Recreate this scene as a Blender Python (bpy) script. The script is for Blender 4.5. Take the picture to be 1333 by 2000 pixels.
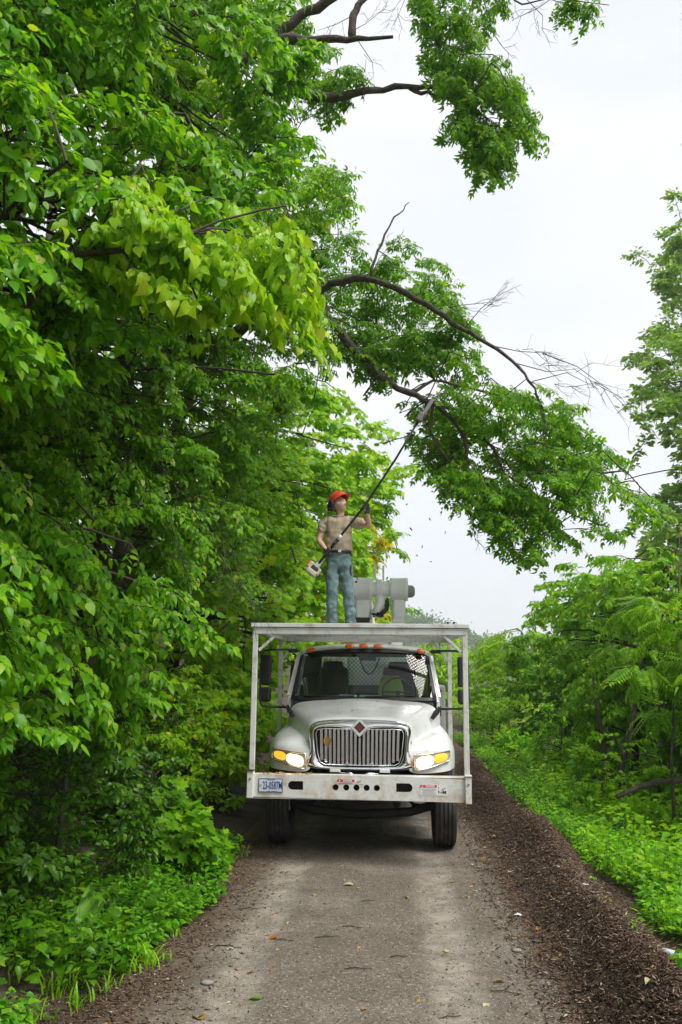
import bpy, bmesh, math, random
import numpy as np
from mathutils import Vector, Matrix, Quaternion

for o in list(bpy.data.objects):
    bpy.data.objects.remove(o)
SC = bpy.context.scene
COL = SC.collection
R = math.radians

# ------------------------------------------------------------------ camera, sky, sun, exposure
F = 1670.0                                   # focal length in photo pixels (2000 px high)
CAM = np.array([0.0, 0.0, 2.06])
PITCH, YAW, ROLL = 0.1886, 0.0589, 0.0099
fw = np.array([-math.sin(YAW) * math.cos(PITCH), math.cos(YAW) * math.cos(PITCH), math.sin(PITCH)])
rt = np.array([math.cos(YAW), math.sin(YAW), 0.0])
up_ = np.cross(rt, fw)
RT = rt * math.cos(ROLL) + up_ * math.sin(ROLL)      # the camera leans a touch, so the picture's right side drops
UP = -rt * math.sin(ROLL) + up_ * math.cos(ROLL)
cd = bpy.data.cameras.new('camera')
cam = bpy.data.objects.new('camera', cd)
COL.objects.link(cam)
cam.matrix_world = Matrix(((RT[0], UP[0], -fw[0], CAM[0]), (RT[1], UP[1], -fw[1], CAM[1]), (RT[2], UP[2], -fw[2], CAM[2]), (0, 0, 0, 1)))
cd.sensor_fit = 'VERTICAL'
cd.sensor_height = 36
cd.lens = F / 2000 * 36
cd.clip_start = 0.05
cd.clip_end = 5000
SC.camera = cam

SUN_AZ, SUN_EL = R(122), R(58)               # azimuth clockwise from +Y
sd = bpy.data.lights.new('sun', 'SUN')
sun = bpy.data.objects.new('sun', sd)
COL.objects.link(sun)
sdir = Vector((math.sin(SUN_AZ) * math.cos(SUN_EL), math.cos(SUN_AZ) * math.cos(SUN_EL), math.sin(SUN_EL)))
sun.rotation_euler = sdir.to_track_quat('Z', 'Y').to_euler()
sd.energy = 1.5
sd.angle = R(32)
sd.color = (1.0, 0.965, 0.91)

W = bpy.data.worlds.new('World')
SC.world = W
W.use_nodes = True
nt = W.node_tree
nt.nodes.clear()
wo = nt.nodes.new('ShaderNodeOutputWorld')
sky = nt.nodes.new('ShaderNodeTexSky')
sky.sky_type = 'NISHITA'
sky.sun_disc = False
sky.sun_elevation = SUN_EL
sky.sun_rotation = SUN_AZ
b1 = nt.nodes.new('ShaderNodeBackground')
b1.inputs['Strength'].default_value = 0.1
nt.links.new(sky.outputs[0], b1.inputs['Color'])
tc = nt.nodes.new('ShaderNodeTexCoord')
mp = nt.nodes.new('ShaderNodeMapping')
mp.inputs['Scale'].default_value = (1.0, 1.0, 2.2)
nt.links.new(tc.outputs['Generated'], mp.inputs['Vector'])
nz = nt.nodes.new('ShaderNodeTexNoise')
nz.inputs['Scale'].default_value = 2.3
nz.inputs['Detail'].default_value = 4
nz.inputs['Roughness'].default_value = 0.5
nz.inputs['Distortion'].default_value = 0.4
nt.links.new(mp.outputs[0], nz.inputs['Vector'])
cr = nt.nodes.new('ShaderNodeValToRGB')
cr.color_ramp.elements[0].position = 0.32
cr.color_ramp.elements[0].color = (0.84, 0.875, 0.92, 1)
cr.color_ramp.elements[1].position = 0.66
cr.color_ramp.elements[1].color = (1.0, 1.0, 1.0, 1)
nt.links.new(nz.outputs['Fac'], cr.inputs['Fac'])
b2 = nt.nodes.new('ShaderNodeBackground')
b2.inputs['Strength'].default_value = 0.37
nt.links.new(cr.outputs[0], b2.inputs['Color'])
mx = nt.nodes.new('ShaderNodeMixShader')
mx.inputs[0].default_value = 0.93            # closed cloud, a breath of blue through it
nt.links.new(b1.outputs[0], mx.inputs[1])
nt.links.new(b2.outputs[0], mx.inputs[2])
nt.links.new(mx.outputs[0], wo.inputs['Surface'])

SC.view_settings.view_transform = 'Standard'
SC.view_settings.look = 'None'
SC.view_settings.gamma = 1
SC.view_settings.use_curve_mapping = False
SC.view_settings.exposure = 1.55
SC.render.engine = 'CYCLES'
cy = SC.cycles
cy.max_bounces = 9
cy.diffuse_bounces = 4
cy.glossy_bounces = 3
cy.transmission_bounces = 5
cy.transparent_max_bounces = 12
cy.sample_clamp_indirect = 6
cy.use_denoising = True
cy.caustics_reflective = False
cy.caustics_refractive = False

# ------------------------------------------------------------------ helpers
def ray(px, py):
    x = (np.asarray(px, float) - 666.5) / F
    y = (1000 - np.asarray(py, float)) / F
    return fw + np.multiply.outer(x, RT) + np.multiply.outer(y, UP)

def at(px, py, Y):
    """world point that lies Y metres up the road and shows at photo pixel px, py"""
    d = ray(px, py)
    return CAM + d * (np.asarray(Y, float) / d[..., 1])[..., None]

def proj(P):
    v = np.asarray(P) - CAM
    dz = v @ fw
    return 666.5 + F * (v @ RT) / dz, 1000 - F * (v @ UP) / dz, dz

def tag(o, label=None, cat=None, group=None, kind=None):
    if label: o['label'] = label
    if cat: o['category'] = cat
    if group: o['group'] = group
    if kind: o['kind'] = kind
    return o

def empty(name, loc, label=None, cat=None, group=None, rz=0):
    o = bpy.data.objects.new(name, None)
    o.empty_display_size = 0.1
    COL.objects.link(o)
    o.location = Vector(tuple(float(v) for v in loc))
    o.rotation_euler = (0, 0, rz)
    return tag(o, label, cat, group)

def link(name, me, parent=None, loc=None):
    o = bpy.data.objects.new(name, me)
    COL.objects.link(o)
    if parent is not None:
        o.parent = parent
    if loc is not None:
        o.location = Vector(tuple(float(v) for v in loc))
    return o

def evalmesh(o):
    dg = bpy.context.evaluated_depsgraph_get()
    me = bpy.data.meshes.new_from_object(o.evaluated_get(dg))
    return me

class MB:
    def __init__(s):
        s.v = []; s.f = []
    def add(s, vs, fs):
        b = len(s.v)
        s.v += [tuple(float(c) for c in p) for p in vs]
        s.f += [tuple(b + i for i in f) for f in fs]
        return s
    def box(s, c, d, rot=None, taper=1.0):
        hx, hy, hz = d[0] / 2, d[1] / 2, d[2] / 2
        vs = []
        for z, k in ((-hz, 1.0), (hz, taper)):
            vs += [(-hx * k, -hy * k, z), (hx * k, -hy * k, z), (hx * k, hy * k, z), (-hx * k, hy * k, z)]
        if rot is not None:
            M = rot if isinstance(rot, Matrix) else Matrix.Rotation(rot[1], 3, rot[0])
            vs = [M @ Vector(p) for p in vs]
        vs = [(p[0] + c[0], p[1] + c[1], p[2] + c[2]) for p in vs]
        return s.add(vs, [(0, 3, 2, 1), (4, 5, 6, 7), (0, 1, 5, 4), (1, 2, 6, 5), (2, 3, 7, 6), (3, 0, 4, 7)])
    def bar(s, p, q, w, h=None):
        h = h or w
        p = Vector(p); q = Vector(q); d = (q - p)
        M = d.to_track_quat('Z', 'Y').to_matrix()
        return s.box((p + q) / 2, (w, h, d.length), M)
    def tube(s, pts, rad, n=8, cap=True):
        pts = [Vector(tuple(float(c) for c in p)) for p in pts]
        if not hasattr(rad, '__len__'): rad = [rad] * len(pts)
        vs = []; fs = []
        t0 = (pts[1] - pts[0]).normalized()
        u = t0.orthogonal().normalized()
        for i, p in enumerate(pts):
            t = (pts[min(i + 1, len(pts) - 1)] - pts[max(i - 1, 0)]).normalized()
            u = (u - t * u.dot(t)).normalized()
            w = t.cross(u)
            for k in range(n):
                a = 2 * math.pi * k / n
                vs.append(p + (u * math.cos(a) + w * math.sin(a)) * rad[i])
        for i in range(len(pts) - 1):
            for k in range(n):
                fs.append((i * n + k, i * n + (k + 1) % n, (i + 1) * n + (k + 1) % n, (i + 1) * n + k))
        if cap:
            fs.append(tuple(range(n - 1, -1, -1)))
            fs.append(tuple((len(pts) - 1) * n + k for k in range(n)))
        return s.add(vs, fs)
    def lathe(s, prof, n=24, c=(0, 0, 0), axis='Z'):
        """prof: list of (r, h)"""
        vs = []; fs = []
        m = len(prof)
        for k in range(n):
            a = 2 * math.pi * k / n
            for r, h in prof:
                p = (r * math.cos(a), r * math.sin(a), h)
                if axis == 'X': p = (p[2], p[0], p[1])
                elif axis == 'Y': p = (p[1], p[2], p[0])
                vs.append((p[0] + c[0], p[1] + c[1], p[2] + c[2]))
        for k in range(n):
            k2 = (k + 1) % n
            for i in range(m - 1):
                fs.append((k * m + i, k2 * m + i, k2 * m + i + 1, k * m + i + 1))
        return s.add(vs, fs)
    def loft(s, rows, close=False):
        m = len(rows[0]); vs = [p for r in rows for p in r]; fs = []
        for i in range(len(rows) - 1):
            for k in range(m if close else m - 1):
                k2 = (k + 1) % m
                fs.append((i * m + k, i * m + k2, (i + 1) * m + k2, (i + 1) * m + k))
        return s.add(vs, fs)
    def build(s, name, mat, parent=None, bevel=0, seg=2, smooth=False, subsurf=0, solid=0, loc=None):
        me = bpy.data.meshes.new(name)
        me.from_pydata(s.v, [], s.f)
        bm = bmesh.new(); bm.from_mesh(me)
        if subsurf or smooth: bmesh.ops.remove_doubles(bm, verts=bm.verts, dist=1e-5)
        bmesh.ops.recalc_face_normals(bm, faces=bm.faces)
        bm.to_mesh(me); bm.free()
        me.materials.append(mat)
        o = link(name, me, parent, loc)
        if solid:
            m = o.modifiers.new('solid', 'SOLIDIFY'); m.thickness = solid; m.offset = -1
        if subsurf:
            m = o.modifiers.new('sub', 'SUBSURF'); m.levels = m.render_levels = subsurf
        if bevel:
            m = o.modifiers.new('bev', 'BEVEL'); m.width = bevel; m.segments = seg; m.limit_method = 'ANGLE'
            m.harden_normals = False
        if smooth or subsurf:
            me.polygons.foreach_set('use_smooth', [True] * len(me.polygons))
        return o

def rounded(x0, z0, x1, z1, r, n=5):
    pts = []
    for cx, cz, a0 in ((x1 - r, z1 - r, 0), (x0 + r, z1 - r, 90), (x0 + r, z0 + r, 180), (x1 - r, z0 + r, 270)):
        for k in range(n + 1):
            a = R(a0 + 90 * k / n)
            pts.append((cx + r * math.cos(a), cz + r * math.sin(a)))
    return pts

def circle(cx, cz, r, n=18):
    return [(cx + r * math.cos(2 * math.pi * k / n), cz + r * math.sin(2 * math.pi * k / n)) for k in range(n)]

def plate(name, loops, depth, mat, parent, y, bevel=0.0):
    """a flat plate in the x-z plane with holes; its front face looks to -y and sits at y"""
    cu = bpy.data.curves.new('tmp', 'CURVE'); cu.dimensions = '2D'; cu.fill_mode = 'BOTH'
    cu.extrude = depth / 2; cu.bevel_depth = bevel; cu.bevel_resolution = 1
    for lp in loops:
        sp = cu.splines.new('POLY'); sp.points.add(len(lp) - 1); sp.use_cyclic_u = True
        for i, (x, z) in enumerate(lp): sp.points[i].co = (x, z, 0, 1)
    t = bpy.data.objects.new('tmp', cu); COL.objects.link(t)
    me = evalmesh(t); bpy.data.objects.remove(t)
    me.transform(Matrix.Translation((0, y + depth / 2, 0)) @ Matrix.Rotation(R(90), 4, 'X'))
    me.materials.clear(); me.materials.append(mat); me.name = name
    return link(name, me, parent)

def text(name, s, size, mat, parent, loc, depth=0.001, sx=1.0, bold=0.0):
    cu = bpy.data.curves.new('tmp', 'FONT'); cu.body = s; cu.size = size; cu.extrude = depth / 2
    cu.align_x = 'CENTER'; cu.align_y = 'CENTER'; cu.offset = bold; cu.resolution_u = 2
    t = bpy.data.objects.new('tmp', cu); COL.objects.link(t)
    me = evalmesh(t); bpy.data.objects.remove(t)
    me.transform(Matrix.Translation(loc) @ Matrix.Rotation(R(90), 4, 'X') @ Matrix.Diagonal((sx, 1, 1, 1)))
    me.materials.clear(); me.materials.append(mat); me.name = name
    return link(name, me, parent)

# ------------------------------------------------------------------ materials
def newmat(name):
    m = bpy.data.materials.new(name); m.use_nodes = True
    n = m.node_tree.nodes; l = m.node_tree.links
    return m, n, l, n['Principled BSDF']

def mat(name, col, rough=0.5, metal=0.0, var=0.12, scale=6.0, bump=0.0, bscale=40.0, dirt=None, dirt_amt=0.0, dirt_scale=3.0, spec=0.5, coat=0.0):
    m, n, l, p = newmat(name)
    p.inputs['Roughness'].default_value = rough
    p.inputs['Metallic'].default_value = metal
    p.inputs['Specular IOR Level'].default_value = spec
    p.inputs['Coat Weight'].default_value = coat
    p.inputs['Coat Roughness'].default_value = 0.08
    t = n.new('ShaderNodeTexCoord')
    z = n.new('ShaderNodeTexNoise'); z.inputs['Scale'].default_value = scale; z.inputs['Detail'].default_value = 5
    l.new(t.outputs['Object'], z.inputs['Vector'])
    r = n.new('ShaderNodeValToRGB')
    r.color_ramp.elements[0].position = 0.3; r.color_ramp.elements[1].position = 0.7
    r.color_ramp.elements[0].color = tuple(c * (1 - var) for c in col) + (1,)
    r.color_ramp.elements[1].color = tuple(min(1, c * (1 + var)) for c in col) + (1,)
    l.new(z.outputs['Fac'], r.inputs['Fac'])
    out = r.outputs[0]
    if dirt:
        z2 = n.new('ShaderNodeTexNoise'); z2.inputs['Scale'].default_value = dirt_scale; z2.inputs['Detail'].default_value = 8; z2.inputs['Roughness'].default_value = 0.7
        l.new(t.outputs['Object'], z2.inputs['Vector'])
        r2 = n.new('ShaderNodeValToRGB')
        r2.color_ramp.elements[0].position = 0.62 - 0.2 * dirt_amt; r2.color_ramp.elements[1].position = 0.85 - 0.15 * dirt_amt
        l.new(z2.outputs['Fac'], r2.inputs['Fac'])
        mm = n.new('ShaderNodeMixRGB'); mm.inputs['Color2'].default_value = tuple(dirt) + (1,)
        l.new(r2.outputs[0], mm.inputs['Fac']); l.new(out, mm.inputs['Color1'])
        out = mm.outputs[0]
    l.new(out, p.inputs['Base Color'])
    if bump:
        z3 = n.new('ShaderNodeTexNoise'); z3.inputs['Scale'].default_value = bscale; z3.inputs['Detail'].default_value = 6
        l.new(t.outputs['Object'], z3.inputs['Vector'])
        bp = n.new('ShaderNodeBump'); bp.inputs['Strength'].default_value = bump; bp.inputs['Distance'].default_value = 0.02
        l.new(z3.outputs['Fac'], bp.inputs['Height']); l.new(bp.outputs[0], p.inputs['Normal'])
    return m

def emit(name, col, s):
    m, n, l, p = newmat(name)
    p.inputs['Base Color'].default_value = tuple(col) + (1,)
    p.inputs['Emission Color'].default_value = tuple(col) + (1,)
    p.inputs['Emission Strength'].default_value = s
    return m

def leafmat(name, stops, trans, tmix=0.42, rough=0.30, spec=0.22, gain=1.28):
    """stops: leaf colours picked at random leaf by leaf; trans: light let through"""
    m, n, l, p = newmat(name)
    g = n.new('ShaderNodeNewGeometry'); oi = n.new('ShaderNodeObjectInfo')
    a = n.new('ShaderNodeMath'); a.operation = 'ADD'
    l.new(g.outputs['Random Per Island'], a.inputs[0]); l.new(oi.outputs['Random'], a.inputs[1])
    fr = n.new('ShaderNodeMath'); fr.operation = 'FRACT'; l.new(a.outputs[0], fr.inputs[0])
    r = n.new('ShaderNodeValToRGB')
    e = r.color_ramp.elements
    while len(e) < len(stops): e.new(0.5)
    for i, (pos, c) in enumerate(stops):
        e[i].position = pos; e[i].color = (min(.7, c[0] * gain * .97), min(.7, c[1] * gain), c[2] * .75, 1)
    l.new(fr.outputs[0], r.inputs['Fac'])
    t = n.new('ShaderNodeTexCoord')
    z = n.new('ShaderNodeTexNoise'); z.inputs['Scale'].default_value = 55; z.inputs['Detail'].default_value = 2
    l.new(t.outputs['Object'], z.inputs['Vector'])
    hv = n.new('ShaderNodeHueSaturation')
    mr = n.new('ShaderNodeMapRange'); mr.inputs[1].default_value = 0.3; mr.inputs[2].default_value = 0.7; mr.inputs[3].default_value = 0.82; mr.inputs[4].default_value = 1.15
    l.new(z.outputs['Fac'], mr.inputs[0]); l.new(mr.outputs[0], hv.inputs['Value']); l.new(r.outputs[0], hv.inputs['Color'])
    l.new(hv.outputs[0], p.inputs['Base Color'])
    p.inputs['Roughness'].default_value = rough
    p.inputs['Specular IOR Level'].default_value = spec
    tr = n.new('ShaderNodeBsdfTranslucent')
    mm = n.new('ShaderNodeMixRGB'); mm.blend_type = 'MULTIPLY'; mm.inputs['Fac'].default_value = 1
    mm.inputs['Color2'].default_value = tuple(trans) + (1,)
    l.new(hv.outputs[0], mm.inputs['Color1']); l.new(mm.outputs[0], tr.inputs['Color'])
    ms = n.new('ShaderNodeMixShader'); ms.inputs[0].default_value = tmix
    l.new(p.outputs[0], ms.inputs[1]); l.new(tr.outputs[0], ms.inputs[2])
    l.new(ms.outputs[0], n['Material Output'].inputs['Surface'])
    return m

def chipmat(name, stops, rough=0.8, spec=0.3):
    m, n, l, p = newmat(name)
    g = n.new('ShaderNodeNewGeometry'); oi = n.new('ShaderNodeObjectInfo')
    a = n.new('ShaderNodeMath'); a.operation = 'ADD'
    l.new(g.outputs['Random Per Island'], a.inputs[0]); l.new(oi.outputs['Random'], a.inputs[1])
    fr = n.new('ShaderNodeMath'); fr.operation = 'FRACT'; l.new(a.outputs[0], fr.inputs[0])
    r = n.new('ShaderNodeValToRGB'); e = r.color_ramp.elements
    while len(e) < len(stops): e.new(0.5)
    for i, (pos, c) in enumerate(stops):
        e[i].position = pos; e[i].color = tuple(c) + (1,)
    l.new(fr.outputs[0], r.inputs['Fac']); l.new(r.outputs[0], p.inputs['Base Color'])
    p.inputs['Roughness'].default_value = rough
    p.inputs['Specular IOR Level'].default_value = spec
    return m

M = {}
M['white'] = mat('white_paint', (0.78, 0.79, 0.78), 0.28, var=0.03, scale=2, coat=0.5, dirt=(0.45, 0.41, 0.34), dirt_amt=0.4, dirt_scale=5)
M['white_rack'] = mat('white_rack_paint', (0.66, 0.67, 0.65), 0.4, var=0.06, scale=4, dirt=(0.32, 0.23, 0.15), dirt_amt=0.6, dirt_scale=6)
M['white_bumper'] = mat('white_bumper_paint', (0.68, 0.69, 0.66), 0.38, var=0.05, scale=4, dirt=(0.40, 0.25, 0.12), dirt_amt=0.75, dirt_scale=5)
M['boom'] = mat('boom_paint', (0.86, 0.86, 0.84), 0.4, var=0.04, scale=5, dirt=(0.60, 0.56, 0.48), dirt_amt=0.1, dirt_scale=5)
M['chrome'] = mat('chrome', (0.78, 0.79, 0.80), 0.09, 1.0, var=0.06, scale=8)
M['chrome_bar'] = mat('chrome_bar', (0.80, 0.81, 0.82), 0.2, 1.0, var=0.05, scale=8)
M['black'] = mat('black_plastic', (0.018, 0.018, 0.019), 0.45, var=0.2, scale=20)
M['dark'] = mat('dark_metal', (0.03, 0.028, 0.026), 0.7, var=0.3, scale=10)
M['rust_lampglow'] = mat('undercoat_lampglow', (0.06, 0.035, 0.022), 0.7, var=0.4, scale=8)  # rust brown, also the painted lamp glow on the wing lining
M['interior'] = mat('cab_interior', (0.035, 0.035, 0.037), 0.8, var=0.2, scale=10)
M['seat'] = mat('seat_cloth', (0.03, 0.03, 0.032), 0.9, var=0.2, scale=30)
M['tyre'] = mat('tyre_rubber', (0.03, 0.029, 0.028), 0.75, var=0.25, scale=9, bump=0.3, bscale=60, dirt=(0.13, 0.11, 0.09), dirt_amt=0.5, dirt_scale=4)
M['amber'] = mat('amber_lens', (0.75, 0.16, 0.01), 0.2, var=0.1, scale=30)
M['rim'] = mat('wheel_steel', (0.6, 0.6, 0.6), 0.5, var=0.1)
M['grey_cap'] = mat('grey_cover', (0.30, 0.29, 0.28), 0.5, var=0.15)
M['bark'] = mat('bark', (0.075, 0.058, 0.045), 0.9, var=0.45, scale=14, bump=0.8, bscale=30, dirt=(0.16, 0.15, 0.13), dirt_amt=0.5, dirt_scale=8)
M['twig'] = mat('twig_bark', (0.06, 0.046, 0.034), 0.9, var=0.4, scale=12)
M['deadtwig'] = mat('dead_twig', (0.065, 0.05, 0.042), 0.9, var=0.35, scale=12)
M['red'] = mat('sticker_red', (0.62, 0.03, 0.03), 0.4, var=0.05)
M['sticker'] = mat('sticker_white', (0.75, 0.75, 0.73), 0.4, var=0.03)
M['ink'] = mat('print_black', (0.03, 0.03, 0.03), 0.5, var=0.0)
M['inkgrey'] = mat('print_grey', (0.28, 0.28, 0.28), 0.5, var=0.0)
M['blue'] = mat('plate_blue', (0.03, 0.06, 0.25), 0.4, var=0.0)
M['platewhite'] = mat('plate_white', (0.62, 0.66, 0.74), 0.35, var=0.06, scale=12)
M['vest'] = mat('hi_vis_cloth', (0.45, 0.75, 0.03), 0.8, var=0.1)
M['paper'] = mat('paper', (0.7, 0.72, 0.7), 0.7, var=0.05)

def glassmat(name, tint, refl=1.0):
    m, n, l, p = newmat(name)
    n.remove(p)
    t = n.new('ShaderNodeBsdfTransparent'); t.inputs['Color'].default_value = tuple(tint) + (1,)
    g = n.new('ShaderNodeBsdfGlossy'); g.inputs['Roughness'].default_value = 0.015
    z = n.new('ShaderNodeTexNoise'); z.inputs['Scale'].default_value = 90; z.inputs['Detail'].default_value = 3
    tcx = n.new('ShaderNodeTexCoord'); l.new(tcx.outputs['Object'], z.inputs['Vector'])
    fz = n.new('ShaderNodeFresnel'); fz.inputs['IOR'].default_value = 1.52
    x = n.new('ShaderNodeMath'); x.operation = 'MULTIPLY'; x.inputs[1].default_value = 1.25 * refl; x.use_clamp = True
    l.new(fz.outputs[0], x.inputs[0])
    ms = n.new('ShaderNodeMixShader')
    l.new(x.outputs[0], ms.inputs[0]); l.new(t.outputs[0], ms.inputs[1]); l.new(g.outputs[0], ms.inputs[2])
    # dried water spots and dust on the pane
    d = n.new('ShaderNodeBsdfDiffuse'); d.inputs['Color'].default_value = (0.5, 0.5, 0.48, 1)
    r = n.new('ShaderNodeValToRGB'); r.color_ramp.elements[0].position = 0.66; r.color_ramp.elements[1].position = 0.74
    r.color_ramp.elements[1].color = (0.5, 0.5, 0.5, 1)
    l.new(z.outputs['Fac'], r.inputs['Fac'])
    m2 = n.new('ShaderNodeMixShader'); l.new(r.outputs[0], m2.inputs[0]); l.new(ms.outputs[0], m2.inputs[1]); l.new(d.outputs[0], m2.inputs[2])
    l.new(m2.outputs[0], n['Material Output'].inputs['Surface'])
    return m
M['glass'] = glassmat('windshield_glass', (0.66, 0.78, 0.72))
M['pane'] = glassmat('window_glass', (0.78, 0.87, 0.82), 0.8)

G = {}
G['heart'] = leafmat('leaf_heart', [(0, (.060, .20, .008)), (.45, (.115, .30, .010)), (.8, (.18, .38, .013)), (.97, (.25, .42, .018)), (1, (.36, .40, .10))], (1.5, 1.35, .5), .48)
G['bright'] = leafmat('leaf_bright', [(0, (.17, .34, .010)), (.5, (.25, .44, .014)), (.9, (.34, .49, .022)), (1, (.40, .46, .06))], (1.35, 1.25, .6), .5)
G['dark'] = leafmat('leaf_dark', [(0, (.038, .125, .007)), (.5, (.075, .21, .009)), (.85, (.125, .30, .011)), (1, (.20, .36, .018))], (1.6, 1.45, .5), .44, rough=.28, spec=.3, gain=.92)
G['elder'] = leafmat('leaf_elder', [(0, (.065, .18, .010)), (.5, (.115, .28, .013)), (.9, (.19, .36, .018)), (1, (.28, .37, .03))], (1.5, 1.4, .5), .50)
G['maple'] = leafmat('leaf_maple', [(0, (.14, .32, .010)), (.5, (.23, .43, .013)), (.9, (.33, .50, .018)), (1, (.48, .46, .03))], (1.35, 1.25, .5), .52)
G['yellow'] = leafmat('leaf_yellow', [(0, (.42, .37, .015)), (.5, (.58, .45, .02)), (1, (.30, .40, .02))], (1.2, 1.1, .8), .45)
G['sumac'] = leafmat('leaf_sumac', [(0, (.11, .28, .018)), (.5, (.18, .37, .020)), (.9, (.26, .45, .026)), (1, (.36, .45, .05))], (1.4, 1.3, .6), .48)
G['poplar'] = leafmat('leaf_poplar', [(0, (.12, .23, .05)), (.5, (.18, .31, .07)), (1, (.26, .38, .11))], (1.4, 1.35, .9), .44)
G['cover'] = leafmat('leaf_cover', [(0, (.075, .24, .012)), (.5, (.15, .37, .015)), (.9, (.24, .46, .020)), (1, (.33, .48, .05))], (1.35, 1.25, .6), .44)
G['creeper'] = leafmat('leaf_creeper', [(0, (.06, .22, .014)), (.5, (.11, .32, .018)), (.9, (.18, .42, .022)), (1, (.28, .42, .05))], (1.35, 1.25, .6), .42, gain=1.05)
G['grass'] = leafmat('grass_blade', [(0, (.12, .31, .012)), (.5, (.19, .40, .016)), (.95, (.28, .44, .025)), (1, (.44, .40, .15))], (1.35, 1.25, .6), .44)
G['far'] = leafmat('leaf_far', [(0, (.03, .08, .016)), (.5, (.05, .12, .02)), (1, (.08, .16, .026))], (1.5, 1.5, .8), .3)
G['dead'] = leafmat('leaf_dead', [(0, (.05, .025, .018)), (1, (.12, .07, .05))], (1.2, 1.1, 1), .25, gain=1.0)
G['fallen'] = leafmat('leaf_fallen', [(0, (.30, .17, .06)), (.5, (.40, .26, .11)), (1, (.46, .33, .14))], (1.1, 1.0, .8), .2, gain=1.0)
G['fallen_orange'] = leafmat('leaf_fallen_orange', [(0, (.34, .11, .03)), (1, (.48, .20, .05))], (1.1, 1.0, .8), .2, gain=1.0)
G['fallen_pale'] = leafmat('leaf_fallen_pale', [(0, (.50, .42, .28)), (1, (.55, .50, .38))], (1.1, 1.0, .8), .2, gain=1.0)

G['dock'] = leafmat('leaf_dock', [(0, (.14, .30, .06)), (1, (.20, .36, .09))], (1.4, 1.4, .8), .35)
M['lamp_housing'] = mat('lamp_housing', (.75, .66, .50), .25, .5, var=.05)
M['lamp_white'] = emit('lamp_white', (1.0, .78, .42), 1.5)
M['lamp_amber'] = emit('lamp_amber', (1.0, .30, .02), .62)
M['glow_ring'] = emit('glow_ring', (1.0, .42, .08), .42)  # amber glow round the lamps, put in as emission
M['lens_clear'] = mat('lens_clear', (.75, .75, .70), .15, var=.05)
M['badge'] = mat('badge_red', (.30, .035, .02), .4, .0, var=.1)
# ------------------------------------------------------------------ ground, road, mulch, hill
def vnoise(x, y, seed=0, s=1.0):
    x = np.asarray(x, float) * s; y = np.asarray(y, float) * s
    xi = np.floor(x).astype(np.int64); yi = np.floor(y).astype(np.int64)
    fx = x - xi; fy = y - yi
    fx = fx * fx * (3 - 2 * fx); fy = fy * fy * (3 - 2 * fy)
    def h(a, b):
        n = (a * 374761393 + b * 668265263 + seed * 974634777) & 0x7fffffff
        n = ((n ^ (n >> 13)) * 1274126177) & 0x7fffffff
        return ((n ^ (n >> 16)) & 0xffff) / 65535.0
    return (h(xi, yi) * (1 - fx) + h(xi + 1, yi) * fx) * (1 - fy) + (h(xi, yi + 1) * (1 - fx) + h(xi + 1, yi + 1) * fx) * fy

def fbm(x, y, seed=0, s=1.0, o=4):
    a = 0.5; t = 0
    for i in range(o):
        t = t + a * vnoise(x, y, seed + i, s * 2 ** i); a *= 0.5
    return t

def ss(a, b, x):
    t = np.clip((np.asarray(x, float) - a) / (b - a), 0, 1)
    return t * t * (3 - 2 * t)

def ridge(x, y):
    """mulch windrow along the right of the road"""
    y = np.asarray(y, float)
    c = 1.70 + 0.06 * np.sin(y * 0.7) + 0.04 * np.sin(y * 1.9 + 1)
    p = np.exp(-((x - c) / 0.29) ** 2) * (0.28 + 0.06 * np.sin(y * 1.3) + 0.14 * (fbm(x, y, 5, 2.2) - 0.45))
    q = 0.05 * ss(1.1, 1.5, x) * (1 - ss(2.0, 2.6, x)) + 0.06 * (fbm(x, y, 9, 7) - 0.45) * ss(1.15, 1.45, x)
    return p + q

def ground_z(x, y):
    x = np.asarray(x, float); y = np.asarray(y, float)
    dl = np.maximum(0, -1.9 - x + 0.25 * (fbm(x, y, 2, 0.7) - 0.5))
    left = 0.10 * np.minimum(dl, 1.0) + np.minimum(0.62 * np.maximum(0, dl - 0.9), 7.5) + 0.25 * np.minimum(dl, 1) * (fbm(x, y, 3, 1.1) - 0.4)
    dr = np.maximum(0, x - 2.5)
    right = -np.minimum(0.10 * dr, 0.9) + 0.22 * np.minimum(dr, 1) * (fbm(x, y, 4, 0.9) - 0.45)
    z = left + right - 0.05
    inroad = ss(-2.1, -1.8, x) * (1 - ss(1.0, 1.3, x))
    return z - 0.03 * inroad

def grid_mesh(name, xs, ys, zf, m, kind=None):
    X, Y = np.meshgrid(xs, ys)
    Z = zf(X, Y)
    V = np.stack([X, Y, Z], -1).reshape(-1, 3)
    nx, ny = len(xs), len(ys)
    i = np.arange(nx * ny).reshape(ny, nx)
    Fq = np.stack([i[:-1, :-1], i[:-1, 1:], i[1:, 1:], i[1:, :-1]], -1).reshape(-1, 4)
    me = raw_mesh(name, V, Fq)
    me.materials.append(m)
    me.polygons.foreach_set('use_smooth', [True] * len(me.polygons))
    o = link(name, me)
    if kind: o['kind'] = kind
    return o

def raw_mesh(name, V, Fc):
    V = np.ascontiguousarray(V, dtype=np.float32); Fc = np.ascontiguousarray(Fc, dtype=np.int32)
    me = bpy.data.meshes.new(name)
    me.vertices.add(len(V)); me.vertices.foreach_set('co', V.ravel())
    k = Fc.shape[1]
    me.loops.add(Fc.size); me.loops.foreach_set('vertex_index', Fc.ravel())
    me.polygons.add(len(Fc)); me.polygons.foreach_set('loop_start', np.arange(0, Fc.size, k, dtype=np.int32))
    me.update(calc_edges=True); me.validate()
    return me

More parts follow.
